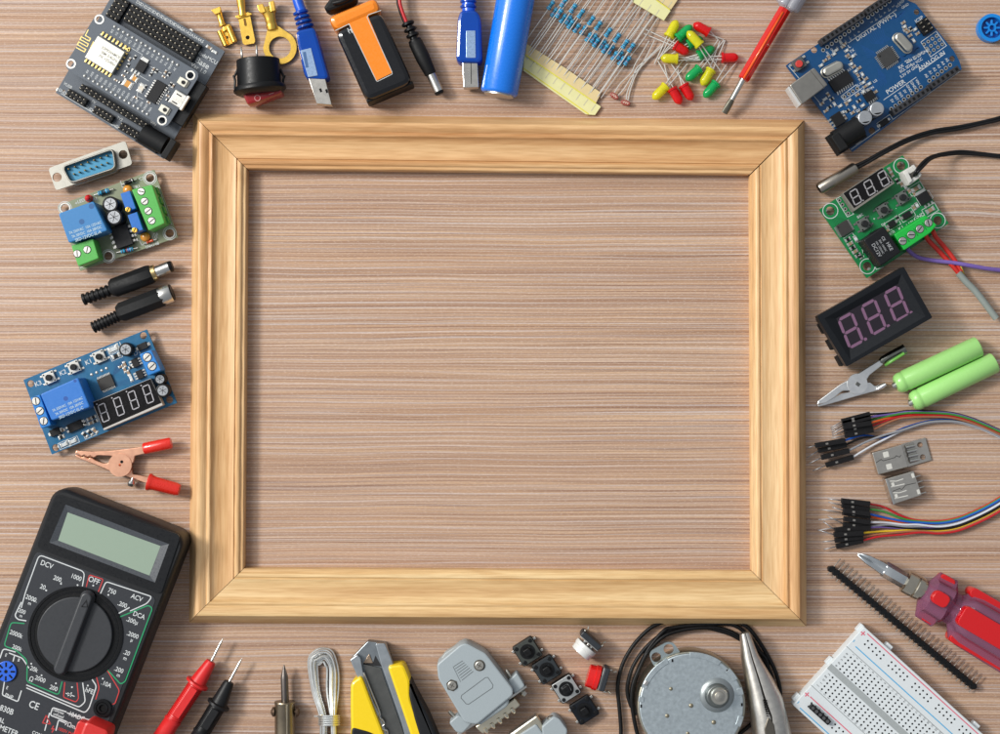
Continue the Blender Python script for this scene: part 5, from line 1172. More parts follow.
# ------------------------------------------------------------------ green thermostat board
t = T('thermostat_board', 'green thermostat circuit board with three digit display and green screw terminals', 'circuit board', SN, (300, 435), -31)
an_ = -31
def ut(x, y, du, dv): return u2(x, y, du, dv, an_)
gp = M('thermostat_green', (8, 124, 64), .34, var=.08, scale=350)
HN = [(372, 227, 18), (83, 411, 18), (521, 450, 18), (234, 637, 18)]
ZN = 10
mb = MB(); t.plate(mb, [(38, 405), (378, 184), (566, 462), (232, 686)], HN, 7, ZN, r=3); t.part('board', mb, gp)
for p in ((60, 410), (370, 215), (540, 450), (235, 650)): mb = MB(); X, Y = t.L(p[0], p[1], 0); mb.prism(circ(X, Y, 1.6, 8), 0, 7); t.part('standoff', mb, tin)
for (x, y, r) in HN: mb = MB(); t.ring(mb, x, y, ZN, ZN+.15, 29, 32); t.part('printed_ring', mb, white)
mb = MB(); t.poly(mb, [(133, 340), (295, 233), (346, 298), (180, 412)], ZN, 25, .5); d_ = t.part('display', mb, M('display_case_dark', (128, 124, 116), .5))
mb = MB(); t.poly(mb, [(136, 340), (294, 236), (338, 294), (180, 400)], 25, 25.15); t.part('display_face', mb, M('display_black', (30, 26, 28), .25), d_)
mb = MB()
for (x, y) in ((186, 354), (243, 316), (300, 279)): digit8(t, mb, x, y, 25.15, 31, 56, .12, .16)
t.part('display_digits', mb, M('segment_dim', (160, 158, 160), .4), d_)
tc_ = M('button_dull', (112, 116, 112), .5, .3)
for (x, y) in ((221, 464), (300, 408), (377, 357)): tactile(t, x, y, ZN, 48, 0, tall=9, body=tc_, cap=M('button_stem', (52, 54, 56), .5))
gullchip(t, 141, 482, ZN, 50, 52, 10, 0, 'y', 3.2, mat=M('chip_grey', (70, 68, 66), .5), leg=2.4)
mb = MB(); t.poly(mb, [(217, 530), (300, 472), (372, 578), (290, 636)], ZN, 40, 1.2, 3); rl = t.part('relay', mb, M('relay_black', (42, 43, 48), .4, var=.06))
mb = MB()
for s_, du, dv, z_ in (('DC12V', 2, 29, 17), ('10A 125VAC', 0, 12, 9.5), ('20A 14VDC', 0, -3, 9.5), ('CE', -22, -20, 14), ('HKE', 18, -24, 17)):
    x, y = 296+dv*.2, 556; x, y = u2(294, 554, du, dv, 57); t.text(mb, s_, x, y, 40, z_, 90+0)
t.part('relay_lettering', mb, M('grey_print2', (164, 166, 168), .6), rl)
gt = M('terminal_green', (22, 182, 64), .4, var=.05)
st = screwterm(t, [(343, 508), (470, 428), (518, 468), (492, 500), (384, 572)], ZN, 26, [(378, 534), (413, 509), (448, 485), (483, 460)], gt, sr=15)
mb = MB()
for k in range(3): x, y = 396+k*35, 522-k*24.5; t.line(mb, [ut(x, y, 0, -16), ut(x, y, 0, 18)], 4, ZN+26)
t.part('divider', mb, M('terminal_groove', (12, 120, 44), .5), st)
mb = MB(); t.poly(mb, [(378, 250), (425, 222), (458, 268), (405, 308)], ZN, 30, 1, 4); wh = M('connector_white', (214, 212, 206), .45, var=.05)
cn = t.part('connector', mb, wh)
mb = MB(); t.poly(mb, [(402, 262), (428, 246), (440, 262), (414, 280)], 30, 30.1); t.part('connector_slot', mb, M('slot_grey', (96, 92, 84), .6), cn)
mb = MB(); t.poly(mb, [(386, 262), (400, 252), (418, 288), (404, 300)], 30, 33, .6); t.poly(mb, [(414, 226), (424, 222), (456, 262), (448, 272)], 30, 33, .6); t.part('connector_rib', mb, wh, cn)
gullchip(t, 336, 464, ZN, 30, 26, 1, 0, 'y', 4, leg=3, name='diode'); gullchip(t, 396, 428, ZN, 36, 24, 1, 0, 'y', 4, leg=3, name='diode')
mb = MB(); t.box(mb, 467, 358, ZN, ZN+4.5, 48, 42, 0, 0, .5); t.part('voltage_regulator', mb, chip_m)
mb = MB(); t.box(mb, 450, 334, ZN, ZN+2, 44, 12)
for k in (-1, 0, 1): x, y = ut(484, 384, k*16, 2); t.box(mb, x, y, ZN, ZN+1, 8, 14)
t.part('regulator_tab', mb, solder)
for (x, y, w, h, a, k) in ((432, 321, 34, 18, 0, 'c'), (490, 408, 32, 17, 0, 'c'), (325, 245, 20, 12, 90, 'c'), (333, 262, 20, 12, 90, 'c'), (356, 290, 20, 12, 90, 'r'), (372, 302, 20, 12, 90, 'c'), (376, 284, 20, 12, 90, 'w'), (388, 312, 20, 12, 90, 'w'), (404, 330, 18, 12, 90, 'c'), (425, 342, 20, 12, 90, 'c'), (436, 388, 20, 12, 90, 'w'), (424, 398, 20, 12, 90, 'c'),
    (154, 528, 22, 13, 0, 'r'), (164, 545, 22, 13, 0, 'c'), (174, 561, 22, 13, 0, 'r'), (184, 577, 22, 13, 0, 'c'), (196, 592, 22, 13, 0, 'r'), (205, 598, 18, 12, 90, 'r'), (186, 525, 22, 13, 90, 'w'), (206, 546, 20, 12, 90, 'c'), (316, 492, 18, 11, 0, 'c'), (356, 440, 18, 11, 90, 'r')): smd(t, k, x, y, ZN, w, h, a)
mb = MB()
for k in range(4): x, y = 120+k*11.8, 368+k*17.8; mb.m = 0; t.ring(mb, x, y, ZN, ZN+.3, 4, 8, 12); mb.m = 1; t.cyl(mb, x, y, ZN, ZN+.1, 4, 0, 8)
t.part('solder_rings', mb, [tin, hole_m])
mb = MB()
for s_, x, y, z_ in (('set', 203, 430, 20), ('K0', 335, 502, 18), ('K1', 372, 482, 18), ('+12V', 410, 462, 18), ('GND', 446, 434, 18), ('+', 262, 444, 14), ('-', 350, 400, 14), ('D1', 300, 466, 13), ('W1209', 190, 520, 0)):
    if z_: t.text(mb, s_, x, y, ZN, z_)
t.line(mb, [(106, 362), (128, 350), (178, 424), (152, 436), (106, 362)], 2.5, ZN); t.line(mb, [(250, 600), (270, 650), (300, 640)], 2.5, ZN); t.line(mb, [(136, 524), (172, 500), (210, 556), (220, 600)], 2.2, ZN)
for (x, y) in ((336, 464), (396, 428), (467, 358), (432, 321), (490, 408)): P = [ut(x, y, a*30, b*18) for a, b in ((-1, -1), (1, -1), (1, 1), (-1, 1), (-1, -1))]; t.line(mb, P, 2, ZN)
t.part('board_lettering', mb, white)
mb = MB()
for k in range(6): t.line(mb, [(250+k*8, 430-k*5), (262+k*7, 400-k*5), (300+k*9, 380-k*6)], 1.8, ZN)
for k in range(5): t.line(mb, [(130+k*7, 440+k*3), (100+k*6, 440+k*6), (92+k*5, 452+k*8)], 1.8, ZN)
for k in range(5): t.line(mb, [(244+k*2, 500-k*3), (226+k*2, 540+k*5), (216, 600-k*6)], 1.8, ZN)
t.part('traces', mb, M('trace_green', (8, 104, 54), .4))

# ------------------------------------------------------------------ temperature probe and its cables
cbl = M('cable_black', (40, 40, 42), .36, var=.08)
t = T('temperature_probe', 'thin steel temperature probe on a twin black cable running off the right edge', 'temperature probe', SN, (110, 280), -32)
mb = MB(); t.lathe(mb, (36, 322, 10), (188, 234, 10), [(0, 22), (.03, 25), (.96, 25), (1, 20)], 24); t.part('steel_tube', mb, M('probe_steel', (176, 168, 156), .3, 1, var=.08))
mb = MB(); t.lathe(mb, (34.5, 323, 10), (37, 321.5, 10), [(0, 16), (1, 21)], 20); t.part('tube_end', mb, M('tube_shadow', (60, 54, 50), .5, .5))
for k in (0, 1):
    mb = MB(); o = k*11; t.tube(mb, [(186, 226+o*1.2, 10), (230, 206+o, 11), (300, 166+o, 12), (400, 116+o, 9), (500, 84+o, 7), (600, 68+o, 6), (700, 48+o*.8, 6), (790, 24+o, 6), (900, -20+o, 6)], 6.4, 10); t.part('cable', mb, cbl)
t = T('sensor_cable', 'twin black cable plugged into the white connector of the green board', 'cable', SN, (420, 260, 30), 0, z=28)
for k in (0, 1):
    mb = MB(); o = k*12; t.tube(mb, [(424+k*8, 268-k*4, 31), (432+o*.8, 250, 36), (452+o, 222+o*.4, 32), (482+o*.6, 196+o*.5, 25), (522, 181+o*.6, 17), (566, 173+o*.7, 11), (620, 168+o*.8, 6), (700, 176+o*.6, 5), (790, 186+o*.6, 5), (880, 190+o, 5)], 6.2, 10); t.part('wire', mb, cbl)
t = T('purple_wire', 'thick purple wire leaving the green terminal block towards the right edge', 'wire', SN, (400, 575, 10), 0, z=0)
mb = MB(); t.tube(mb, [(398, 560, 20), (404, 574, 16), (440, 600, 9), (500, 613, 6), (580, 622, 8), (640, 632, 10), (720, 646, 8), (790, 654, 5), (880, 660, 5)], 8.6, 12)
t.part('insulation', mb, M('wire_purple', (122, 98, 176), .45, var=.04)); mb = MB(); t.rod(mb, (398, 560, 20), (394, 548, 22), 4); t.part('bare_end', mb, tin)
t = T('sheathed_cable', 'grey sheathed cable whose bare red wires run into the green terminal block', 'cable', SN, (620, 680, 8), 0)
wred = M('wire_red2', (206, 44, 34), .42, var=.05)
for P in ([(470, 505, 20), (482, 530, 14), (530, 580, 6.5), (585, 640, 6.5), (612, 672, 6.5)], [(500, 492, 20), (515, 520, 14), (548, 558, 6.5), (590, 612, 6.5), (618, 660, 6.5)]): mb = MB(); t.tube(mb, P, 9.5, 12); t.part('red_wire', mb, wred)
for P, m_ in (([(600, 655, 5), (612, 672, 7)], M('wire_black2', (30, 30, 32), .4)), ([(606, 640, 4), (622, 674, 6)], M('wire_green', (60, 140, 60), .4)), ([(614, 636, 8), (628, 672, 7)], M('wire_yellow2', (200, 180, 60), .4))): mb = MB(); t.tube(mb, P, 4, 8); t.part('core', mb, m_)
mb = MB(); t.tube(mb, [(604, 664, 9), (640, 704, 9), (680, 745, 9), (760, 850, 9)], 14, 16); t.part('grey_sheath', mb, M('sheath_grey', (146, 154, 148), .45, var=.04))

# ------------------------------------------------------------------ panel voltmeter
t = T('panel_voltmeter', 'black panel voltmeter with three dull pink digits behind a dark window', 'meter', SO, (345, 262), -29)
ZV = 40; vm = M('voltmeter_black', (40, 44, 50), .34, var=.06, bump=.04)
o4 = [(78, 258), (476, 30), (608, 264), (214, 490)]
mb = MB(); P = ccw([t.L(x, y, ZV) for x, y in o4]); P = roundpoly(P, 1.5)
W4 = ccw([t.L(x, y, ZV) for x, y in [(112, 268), (466, 64), (576, 258), (232, 460)]]); G4 = match(ccw([t.L(x, y, ZV-5) for x, y in [(166, 268), (450, 110), (515, 238), (228, 412)]]), W4)
mb.m = 0; mb.plate(P, [W4], 26, ZV); mb.prism(inset(P, 6), 0, 26)
mb.m = 0
for i in range(4):
    j = (i+1) % 4; mb.m = 0; mb.add([(*W4[i], ZV), (*W4[j], ZV), (*G4[j], ZV-5), (*G4[i], ZV-5)], [[0, 1, 2, 3]])
t.part('case', mb, [vm])
mb = MB(); t.poly(mb, [(166, 268), (450, 110), (515, 238), (228, 412)], ZV-6, ZV-4.9); t.part('window', mb, M('window_violet', (58, 46, 60), .22, coat=.5))
mb = MB()
for (x, y) in ((233, 323), (338, 262), (443, 201)): digit8(t, mb, x, y, ZV-4.9, 66, 134, .12, .2)
t.part('display_digits', mb, M('digit_mauve', (128, 92, 120), .4))
for (x, y) in ((108, 312), (146, 387), (188, 462)): mb = MB(); t.box(mb, x, y, 10, 24, 20, 50, 0, 3, .6); t.part('snap_clip', mb, blackm)

# ------------------------------------------------------------------ silver crocodile clip
t = T('alligator_clip', 'shiny steel alligator clip with a green tinged handle lying on its side', 'clip', SO, (260, 560), -35)
stl = M('clip_steel', (240, 240, 238), .34, 1, var=.1)
clip_jaw(t, [(78, 664), (82, 648), (180, 574), (240, 540), (300, 500), (372, 455), (384, 478), (320, 528), (300, 560), (262, 600), (230, 600), (196, 600), (178, 614), (160, 630), (120, 655)], 8, 14, stl, 'jaw', 3)
clip_jaw(t, [(80, 666), (84, 674), (140, 660), (250, 628), (352, 600), (396, 570), (390, 562), (345, 580), (320, 560), (285, 572), (226, 606), (190, 612), (120, 650)], 1, 7.5, stl, 'jaw', 3)
mb = MB(); mb.m = 0; t.ring(mb, 264, 568, 7.5, 15, 6, 46, 28); mb.m = 1; t.box(mb, 266, 570, 14, 15.6, 16, 20, -20, 0, .3); t.part('hinge_plate', mb, [stl, M('rivet_steel', (120, 120, 116), .4, 1)])
mb = MB(); t.lathe(mb, (366, 466, 13), (482, 408, 13), [(0, 10), (.1, 18), (.5, 22), (1, 24)], 14, 0, .8); t.part('handle_tube', mb, M('handle_steel', (130, 132, 124), .25, 1, var=.2))
mb = MB(); t.tube(mb, [(392, 482, 15), (420, 464, 20), (478, 428, 21)], 7, 8); t.part('green_paint', mb, M('paint_green', (120, 196, 80), .4))
mb = MB(); t.lathe(mb, (352, 594, 8), (394, 570, 10), [(0, 8), (.5, 12), (1, 9)], 12); t.part('handle_stub', mb, stl)

# ------------------------------------------------------------------ two green rechargeable cells
gb = M('cell_green', (168, 228, 132), .34, var=.03, coat=.25)
for (p0, p1, lb) in (((436, 575), (820, 396), 'pale green rechargeable cell, upper one of the touching pair'), ((510, 655), (893, 470), 'pale green rechargeable cell, lower one of the touching pair')):
    t = T('rechargeable_cell', lb, 'battery', SO, ((p0[0]+p1[0])/2, (p0[1]+p1[1])/2, 11), -25.5, 'pair of pale green cells'); R_ = 49; zc = 10.7
    mb = MB(); t.lathe(mb, (*p0, zc), (*p1, zc), [(.015, 36), (.03, 42), (.06, 47), (.085, 48), (.1, 45.5), (.115, 45.5), (.13, 48.5), (.985, 49), (1, 45)], 40); t.part('wrapper', mb, gb)
    mb = MB(); d = (Vector(p1)-Vector(p0)).normalized(); a_2 = Vector(p0)-d*14; b_2 = Vector(p0)+d*10
    t.lathe(mb, (*a_2, zc), (*b_2, zc), [(0, 9), (.2, 14), (1, 15)], 20); t.part('positive_terminal', mb, tin)
    mb = MB(); t.lathe(mb, (*(Vector(p0)+d*3), zc), (*(Vector(p0)+d*9), zc), [(0, 30), (1, 34)], 24); t.part('top_ring', mb, gb)

# ------------------------------------------------------------------ jumper wires
WC_ = {'black': (36, 36, 38), 'purple': (146, 104, 168), 'green': (30, 146, 92), 'orange': (232, 98, 34), 'red': (206, 40, 58), 'brown': (166, 106, 74), 'blue': (22, 92, 190), 'grey': (150, 152, 158), 'white': (222, 224, 230), 'yellow': (232, 190, 40)}
def jumper(col, label, hous, pin, path, z, group, zz=None, mid=None):
    """hous = two end points of the black housing (pin side, wire side)"""
    t = T('jumper_wire', label, 'wire', SQ, (hous[0][0], hous[0][1], z), 0, group)
    a, b_ = Vector(hous[0]), Vector(hous[1]); d = (b_-a).normalized(); l = (b_-a).length
    mb = MB(); A2 = Vector(t.L(*a, z)); B2 = Vector(t.L(*b_, z)); c = (A2+B2)/2; an = math.degrees(math.atan2((B2-A2).y, (B2-A2).x))
    mb.rbox(c.x, c.y, z-2.4, z+2.4, (B2-A2).length, 4.9, an, .3, .35); hs = t.part('connector_housing', mb, M('housing_black', (36, 34, 36), .5, var=.3))
    mb = MB(); n2 = rot2((0, 1), an); q = A2*.62+B2*.38; mb.rbox(q.x, q.y, z+2.4, z+2.5, 2.6, 1.8, an); t.part('housing_notch', mb, M('notch_metal', (150, 146, 140), .4, .7), hs)
    mb = MB(); t.rod(mb, (*pin, z), (*(a+d*3), z), 3.0, n=4, a0=45); t.part('pin', mb, M('jumper_pin', (168, 168, 170), .4, .6))
    mb = MB(); P = [(*(b_-d*4), z)]+[(x, y, (zz or z)) for x, y in path]; t.tube(mb, P, 4.6, 8, 6); t.part('wire', mb, M('wire_'+col, WC_[col], .42, var=.04))
G1 = 'upper bundle of jumper wires'
cl = ['black', 'purple', 'green', 'orange', 'red', 'brown', 'blue', 'black', 'grey', 'white']
# upper bundle, back row of housings
def up(k):
    y = [0, 5, 10, 17, 23, 32, 44, 49, 54, 58][k]
    return [(400+y*.3, 99+y*.95), (470, 90+y*.9), (560, 92+y*.75), (650, 98+y*.68), (730, 118+y*.64), (800, 146+y*.62), (880, 182+y*.6), (980, 230+y*.6)]
spec = [((180, 136), (302, 104), (132, 164), 0, 13), ((182, 144), (304, 116), (134, 172), 1, 13), ((184, 152), (306, 128), (136, 182), 2, 8), ((186, 160), (308, 142), (138, 190), 3, 13), ((190, 176), (312, 155), (140, 198), 4, 8), ((194, 198), (316, 172), (136, 208), 5, 8),
        ((66, 240), (195, 218), (32, 250), 6, 12), ((78, 262), (200, 236), (30, 292), 7, 6), ((92, 292), (212, 262), (38, 318), 8, 10), ((112, 325), (230, 290), (54, 350), 9, 6)]
nm = ['black', 'purple', 'green', 'orange', 'red', 'brown', 'blue', 'second black', 'grey', 'white']
for (a, b_, pin, k, z) in spec:
    P = up(k)
    if k >= 6: P = [(b_[0]+75, b_[1]-22-(k-6)*8), (360, 200-(k-7)*4 if k < 9 else 216), (440, 168+(k-6)*3), (530, 140+(k-6)*2.4), (600, 130+(k-6)*2.6), (680, 132+(k-6)*2.8), (760, 152+(k-6)*3), (820, 176+(k-6)*3), (900, 214+(k-6)*3), (980, 250+(k-6)*3)]
    jumper(cl[k], '%s jumper wire in the upper bundle, with black pin connector' % nm[k], (a, b_), pin, P, z, G1, zz=4+(k % 3)*1.2)
G2 = 'lower bundle of jumper wires'
sp2 = [('red', (178, 478), (302, 492), (120, 470), 12, [(360, 505), (430, 540), (500, 562)], 'red', 0), ('green', (180, 498), (300, 515), (122, 484), 8, [(360, 525), (430, 552), (500, 567)], 'green', 1), ('blue', (186, 520), (302, 536), (138, 506), 13, [(370, 552), (440, 566), (500, 572)], 'blue', 2),
       ('orange', (184, 530), (304, 548), (92, 517), 7, [(380, 562), (440, 572), (500, 574)], 'orange', 3), ('white', (188, 556), (304, 572), (80, 560), 12, [(380, 574), (450, 582), (510, 582)], 'white', 5), ('grey', (186, 580), (304, 590), (120, 545), 7, [(380, 582), (450, 590), (510, 590)], 'grey', 4),
       ('purple', (150, 606), (304, 594), (100, 568), 8, [(360, 592), (440, 598), (510, 596)], 'purple', 6), ('yellow', (146, 626), (274, 618), (82, 606), 12, [(340, 612), (420, 608), (510, 604)], 'yellow', 9), ('brown', (150, 650), (272, 634), (98, 656), 8, [(340, 624), (430, 614), (520, 610)], 'brown', 10), ('red', (156, 676), (272, 650), (102, 690), 6, [(340, 634), (430, 626), (520, 616)], 'dark red', 11), ('black', (190, 590), (304, 582), (76, 606), 5, [(380, 588), (450, 596), (520, 600)], 'black', 7)]
for (c, a, b_, pin, z, P, nme, k) in sp2:
    o = k*5.2
    P = P+[(600, 566+o*.95), (680, 552+o), (760, 520+o*1.02), (830, 484+o*1.05), (900, 440+o*1.08), (980, 390+o*1.1)]
    jumper(c, '%s jumper wire in the lower bundle, with black pin connector' % nme, (a, b_), pin, P, z, G2, zz=4+(k % 3)*1.2)

# ------------------------------------------------------------------ bare usb plug and socket
ush = M('usb_bare_metal', (206, 200, 190), .3, 1, var=.1)
t = T('usb_plug', 'bare metal USB plug with two square holes, no housing', 'USB plug', SQ, (440, 290), -14)
mb = MB(); t.poly(mb, [(312, 272), (440, 236), (468, 332), (338, 366)], 0, 11, .6, 3); sh = t.part('shell', mb, ush)
mb = MB(); t.plate(mb, [(438, 234), (541, 206), (568, 302), (466, 332)], [(518, 237, 12), (530, 290, 12)], 0, 2.4); t.part('tail_plate', mb, ush)
mb = MB(); t.poly(mb, [(455, 236), (492, 228), (514, 306), (478, 318)], 2.4, 6, .4); t.part('contact_block', mb, M('contact_block', (120, 120, 118), .5))
for k in range(4): mb = MB(); x, y = 456+k*6, 248+k*20; t.rod(mb, (x, y, 7), (x+42, y-9, 6), 5.5); t.part('contact', mb, steel)
for (x, y) in ((371, 279), (385, 331)): mb = MB(); t.box(mb, x, y, 11, 11.15, 24, 24, 0, 3); t.part('square_hole', mb, M('hole_light', (216, 214, 206), .4), sh)
mb = MB(); t.line(mb, [(328, 315), (350, 300), (360, 306), (410, 292), (416, 284), (430, 290), (436, 282)], 2.5, 11); t.part('seam', mb, M('seam_dark2', (70, 68, 64), .5, .5), sh)
t = T('usb_socket', 'bare metal USB socket with spring tabs and solder pins below the plug', 'USB socket', SQ, (445, 422), -18)
mb = MB(); t.poly(mb, [(370, 385), (492, 350), (526, 454), (404, 494)], 0, 16, .6, 3); sh = t.part('shell', mb, ush)
mb = MB(); t.poly(mb, [(368, 385), (378, 383), (412, 492), (402, 496)], 0, 17.5, .4); t.part('front_lip', mb, steel)
for k in range(4): mb = MB(); x, y = 502+k*8, 375+k*24; t.rod(mb, (x-12, y+4, 4), (x+18, y-6, 3), 3); t.part('solder_pin', mb, tin)
for (x, y) in ((402, 408), (416, 458)):
    mb = MB(); t.line(mb, [(x-14, y-14), (x+14, y-14), (x+44, y-24)], 4, 16); t.line(mb, [(x-12, y+12), (x+50, y-2)], 4, 16); t.box(mb, x, y, 16, 16.5, 12, 16, 0, 1, .1); t.part('spring_tab', mb, M('hole_light', (216, 214, 206), .4), sh)
mb = MB(); t.line(mb, [(400, 438), (430, 426), (440, 430), (456, 412), (500, 402)], 2.5, 16); t.part('seam', mb, M('seam_dark2', (70, 68, 64), .5, .5), sh)
for (x, y) in ((488, 370), (512, 440)): mb = MB(); t.box(mb, x, y, 16, 16.3, 12, 20, 0, 0, .1); t.part('shell_slot', mb, M('hole_light', (216, 214, 206), .4), sh)

# ------------------------------------------------------------------ phillips screwdriver
t = T('phillips_screwdriver', 'cross tip screwdriver with clear purple tinted handle and red inlays', 'screwdriver', SR, (540, 230, 22), 30)
sb = M('bit_steel', (196, 200, 202), .22, 1, var=.06)
zc = 24
mb = MB(); p0 = Vector((268, 70)); p1 = Vector((370, 128)); d = (p1-p0).normalized(); n_ = Vector((-d.y, d.x)); rings = []
for f, r, fl in ((0, 3, .6), (.08, 11, .35), (.35, 22, .35), (.7, 26, .6), (1, 27, 1)):
    c = p0+(p1-p0)*f; ring = []
    for k in range(32):
        a = 2*math.pi*k/32; q = abs(math.sin(2*a)); rr = r*(fl+(1-fl)*q**1.6); p = c+n_*rr*math.cos(a); x, y = t.L(p.x, p.y, zc); ring.append((x, y, zc+t.k(rr)*math.sin(a)))
    rings.append(ring)
mb.loft(rings[::-1]); t.part('cross_tip', mb, sb)
mb = MB(); t.lathe(mb, (364, 124, zc), (455, 176, zc), [(0, 27), (.04, 30), (1, 30)], 6, 0); t.part('shank', mb, sb)
mb = MB(); t.lathe(mb, (440, 168, zc), (540, 222, zc), [(0, 34), (.04, 43), (.35, 44), (.38, 40), (.42, 44), (.6, 43), (.62, 34), (1, 33)], 28); t.part('collar', mb, M('collar_steel', (190, 182, 166), .22, 1))
cl2 = M('handle_clear', (188, 124, 158), .08, var=.03, clear=.62, coat=.5); rin = M('inlay_red', (212, 16, 22), .16, var=.03, coat=.4)
def HD(s_): return Vector((510, 208))+Vector((.862, .507))*s_
mb = MB()
def star(prof, mat, name):
    mb = MB(); rg = []
    n2 = Vector((-.507, .862))
    for s_, r, lobe in prof:
        c = HD(s_); ring = []
        for k in range(48):
            a = 2*math.pi*k/48; rr = r*(1+lobe*math.cos(6*a)); p = c+n2*rr*math.cos(a); x, y = t.L(p.x, p.y, zc); ring.append((x, y, zc+t.k(rr)*math.sin(a)*.85))
        rg.append(ring)
    mb.loft(rg[::-1]); t.part(name, mb, mat)
star([(0, 40, 0), (4, 52, .03), (20, 84, .12), (90, 88, .12), (112, 60, .02), (135, 60, .02), (165, 92, .1), (200, 100, .12), (420, 104, .12), (430, 90, .1)], cl2, 'handle')
mb = MB(); q0, q1 = HD(-5), HD(330); t.lathe(mb, (*q0, zc), (*q1, zc), [(0, 24), (1, 24)], 16); t.part('inner_shank', mb, sb)
n2 = Vector((-.507, .862))
def inlay(s0, s1, off, w, z0, z1, name='inlay'):
    mb = MB(); a = HD(s0)+n2*off; b_ = HD(s1)+n2*off; A2 = Vector(t.L(*a, z1)); B2 = Vector(t.L(*b_, z1)); c = (A2+B2)/2
    mb.rbox(c.x, c.y, z0, z1, (B2-A2).length, t.k(w), math.degrees(math.atan2((B2-A2).y, (B2-A2).x)), 5, 1.2); t.part(name, mb, rin)
inlay(40, 105, -8, 50, 38, 48); inlay(165, 420, 2, 78, 40, 51); inlay(28, 90, -80, 30, 14, 30); inlay(150, 420, -90, 38, 12, 32); inlay(40, 100, 78, 30, 12, 28); inlay(170, 420, 88, 42, 10, 30)

# ------------------------------------------------------------------ long pin header strip
t = T('pin_header_strip', 'long black strip of many straight metal pins lying diagonally', 'pin header', SR, (435, 345), 40)
p0 = Vector((165, 120)); p1 = Vector((703, 566)); NP = 34; d = (p1-p0)/(NP); dn = d.normalized(); nn = Vector((-dn.y, dn.x))
for i in range(NP):
    c = p0+d*(i+.5)
    mb = MB(); X, Y = t.L(*c, 7); an2 = math.degrees(math.atan2(-(dn.y), dn.x)); l = t.k(d.length); P = circ(X, Y, l*.56, 8); P = [(X+rot2((u*l*.5, v*t.k(13)), an2)[0], Y+rot2((u*l*.5, v*t.k(13)), an2)[1]) for u, v in ((-.98, -.6), (-.6, -1), (.6, -1), (.98, -.6), (.98, .6), (.6, 1), (-.6, 1), (-.98, .6))]
    mb.prism(P, 1, 8, .4); t.part('spacer', mb, black)
    a = c-nn*50; b_ = c+nn*27
    mb = MB(); t.rod(mb, (*a, 4.5), (*b_, 4.5), 2.3, n=4, a0=45); t.part('pin', mb, M('pin_dull', (186, 178, 168), .35, .4))

# ------------------------------------------------------------------ breadboard
t = T('breadboard', 'white solderless breadboard with red and blue rail lines, bottom right corner', 'breadboard', SR, (400, 560), 43.5)
ab = 43.5
def ub(x, y, du, dv): return u2(x, y, du, dv, 42.3)
ZB = 17; bw = M('breadboard_white', (224, 230, 232), .5, var=.025)
corner = (300, 332)
A0 = (292, 338); e1 = Vector((.741, .671)); e2 = Vector((-.671, .741))   # along / across
def B(u, v): p = Vector(A0)+e1*u+e2*v; return (p.x, p.y)
Wd = 392; Ln = 760
mb = MB(); t.poly(mb, [B(0, 0), B(Ln, 0), B(Ln, Wd), B(0, Wd)], 0, ZB, .8, 4)
t.part('body', mb, bw)
# seams between strips
mb = MB()
for v in (98, 292): t.line(mb, [B(0, v), B(Ln, v)], 2.2, ZB)
t.part('strip_seam', mb, M('seam_grey', (150, 154, 154), .6))
mb = MB(); t.poly(mb, [B(2, 183), B(Ln, 183), B(Ln, 207), B(2, 207)], ZB, ZB+.1); t.part('centre_groove', mb, M('groove_grey', (168, 174, 174), .6))
for (u, v) in ((-8, 14), (-10, 180), (-10, 362)): mb = MB(); p = B(u, v); t.poly(mb, [B(u-6, v-16), B(u+12, v-16), B(u+12, v+16), B(u-6, v+16)], 3, 12, .6, 4); t.part('side_tab', mb, bw)
for u in (118, 552): mb = MB(); t.poly(mb, [B(u-14, -16), B(u+14, -16), B(u+14, 4), B(u-14, 4)], 3, 12, .6, 4); t.part('side_tab', mb, bw)
mb = MB(); pit = 19.6
hm = M('contact_hole', (22, 22, 24), .7)
def hole(u, v): p = t.L(*B(u, v), ZB); mb.prism(rrect(p[0], p[1], 1.75, 1.75, .5, 0-42.2, 2), ZB, ZB+.1)
for i in range(34):
    for j in range(5): hole(40+i*pit, 118+j*14.6); hole(40+i*pit, 218+j*14.6)
for (v) in (30, 47, 340, 357):
    for i in range(32):
        if i % 6 == 5: continue
        hole(46+i*pit, v)
t.part('contact_holes', mb, hm).__setitem__('kind', 'stuff')
mb = MB(); t.line(mb, [B(26, 12), B(Ln, 12)], 4, ZB); t.line(mb, [B(26, 326), B(Ln, 326)], 4, ZB); t.text(mb, '+', *B(14, 24), ZB, 34); t.text(mb, '+', *B(12, 330), ZB, 34); t.part('red_line', mb, M('rail_red', (226, 110, 130), .6))
mb = MB(); t.line(mb, [B(26, 76), B(Ln, 76)], 4, ZB); t.line(mb, [B(26, 382), B(Ln, 382)], 4, ZB); t.line(mb, [B(8, 60), B(8, 70)], 3, ZB); t.line(mb, [B(8, 366), B(8, 376)], 3, ZB); t.part('blue_line', mb, M('rail_blue', (90, 178, 224), .6))
mb = MB()
for k, c_ in enumerate('abcde'): t.text(mb, c_, *B(22, 118+k*14.6), ZB, 13, 90)
for k, c_ in enumerate('fghij'): t.text(mb, c_, *B(22, 218+k*14.6), ZB, 13, 90)
for i in range(34): t.text(mb, str(i+1), *B(40+i*pit, 104), ZB, 9.5, 90); t.text(mb, str(i+1), *B(40+i*pit, 284), ZB, 9.5, 90)
t.part('grid_lettering', mb, M('grey_print3', (130, 134, 136), .6))
t = T('pin_socket', 'short black five way socket plugged into the breadboard corner', 'pin socket', SR, (126, 660, ZB), 42.3, z=ZB)
mb = MB(); mb.rbox(0, 0, 0, 6, t.k(94), t.k(20), 0, .8, .5); t.part('housing', mb, black)
mb = MB()
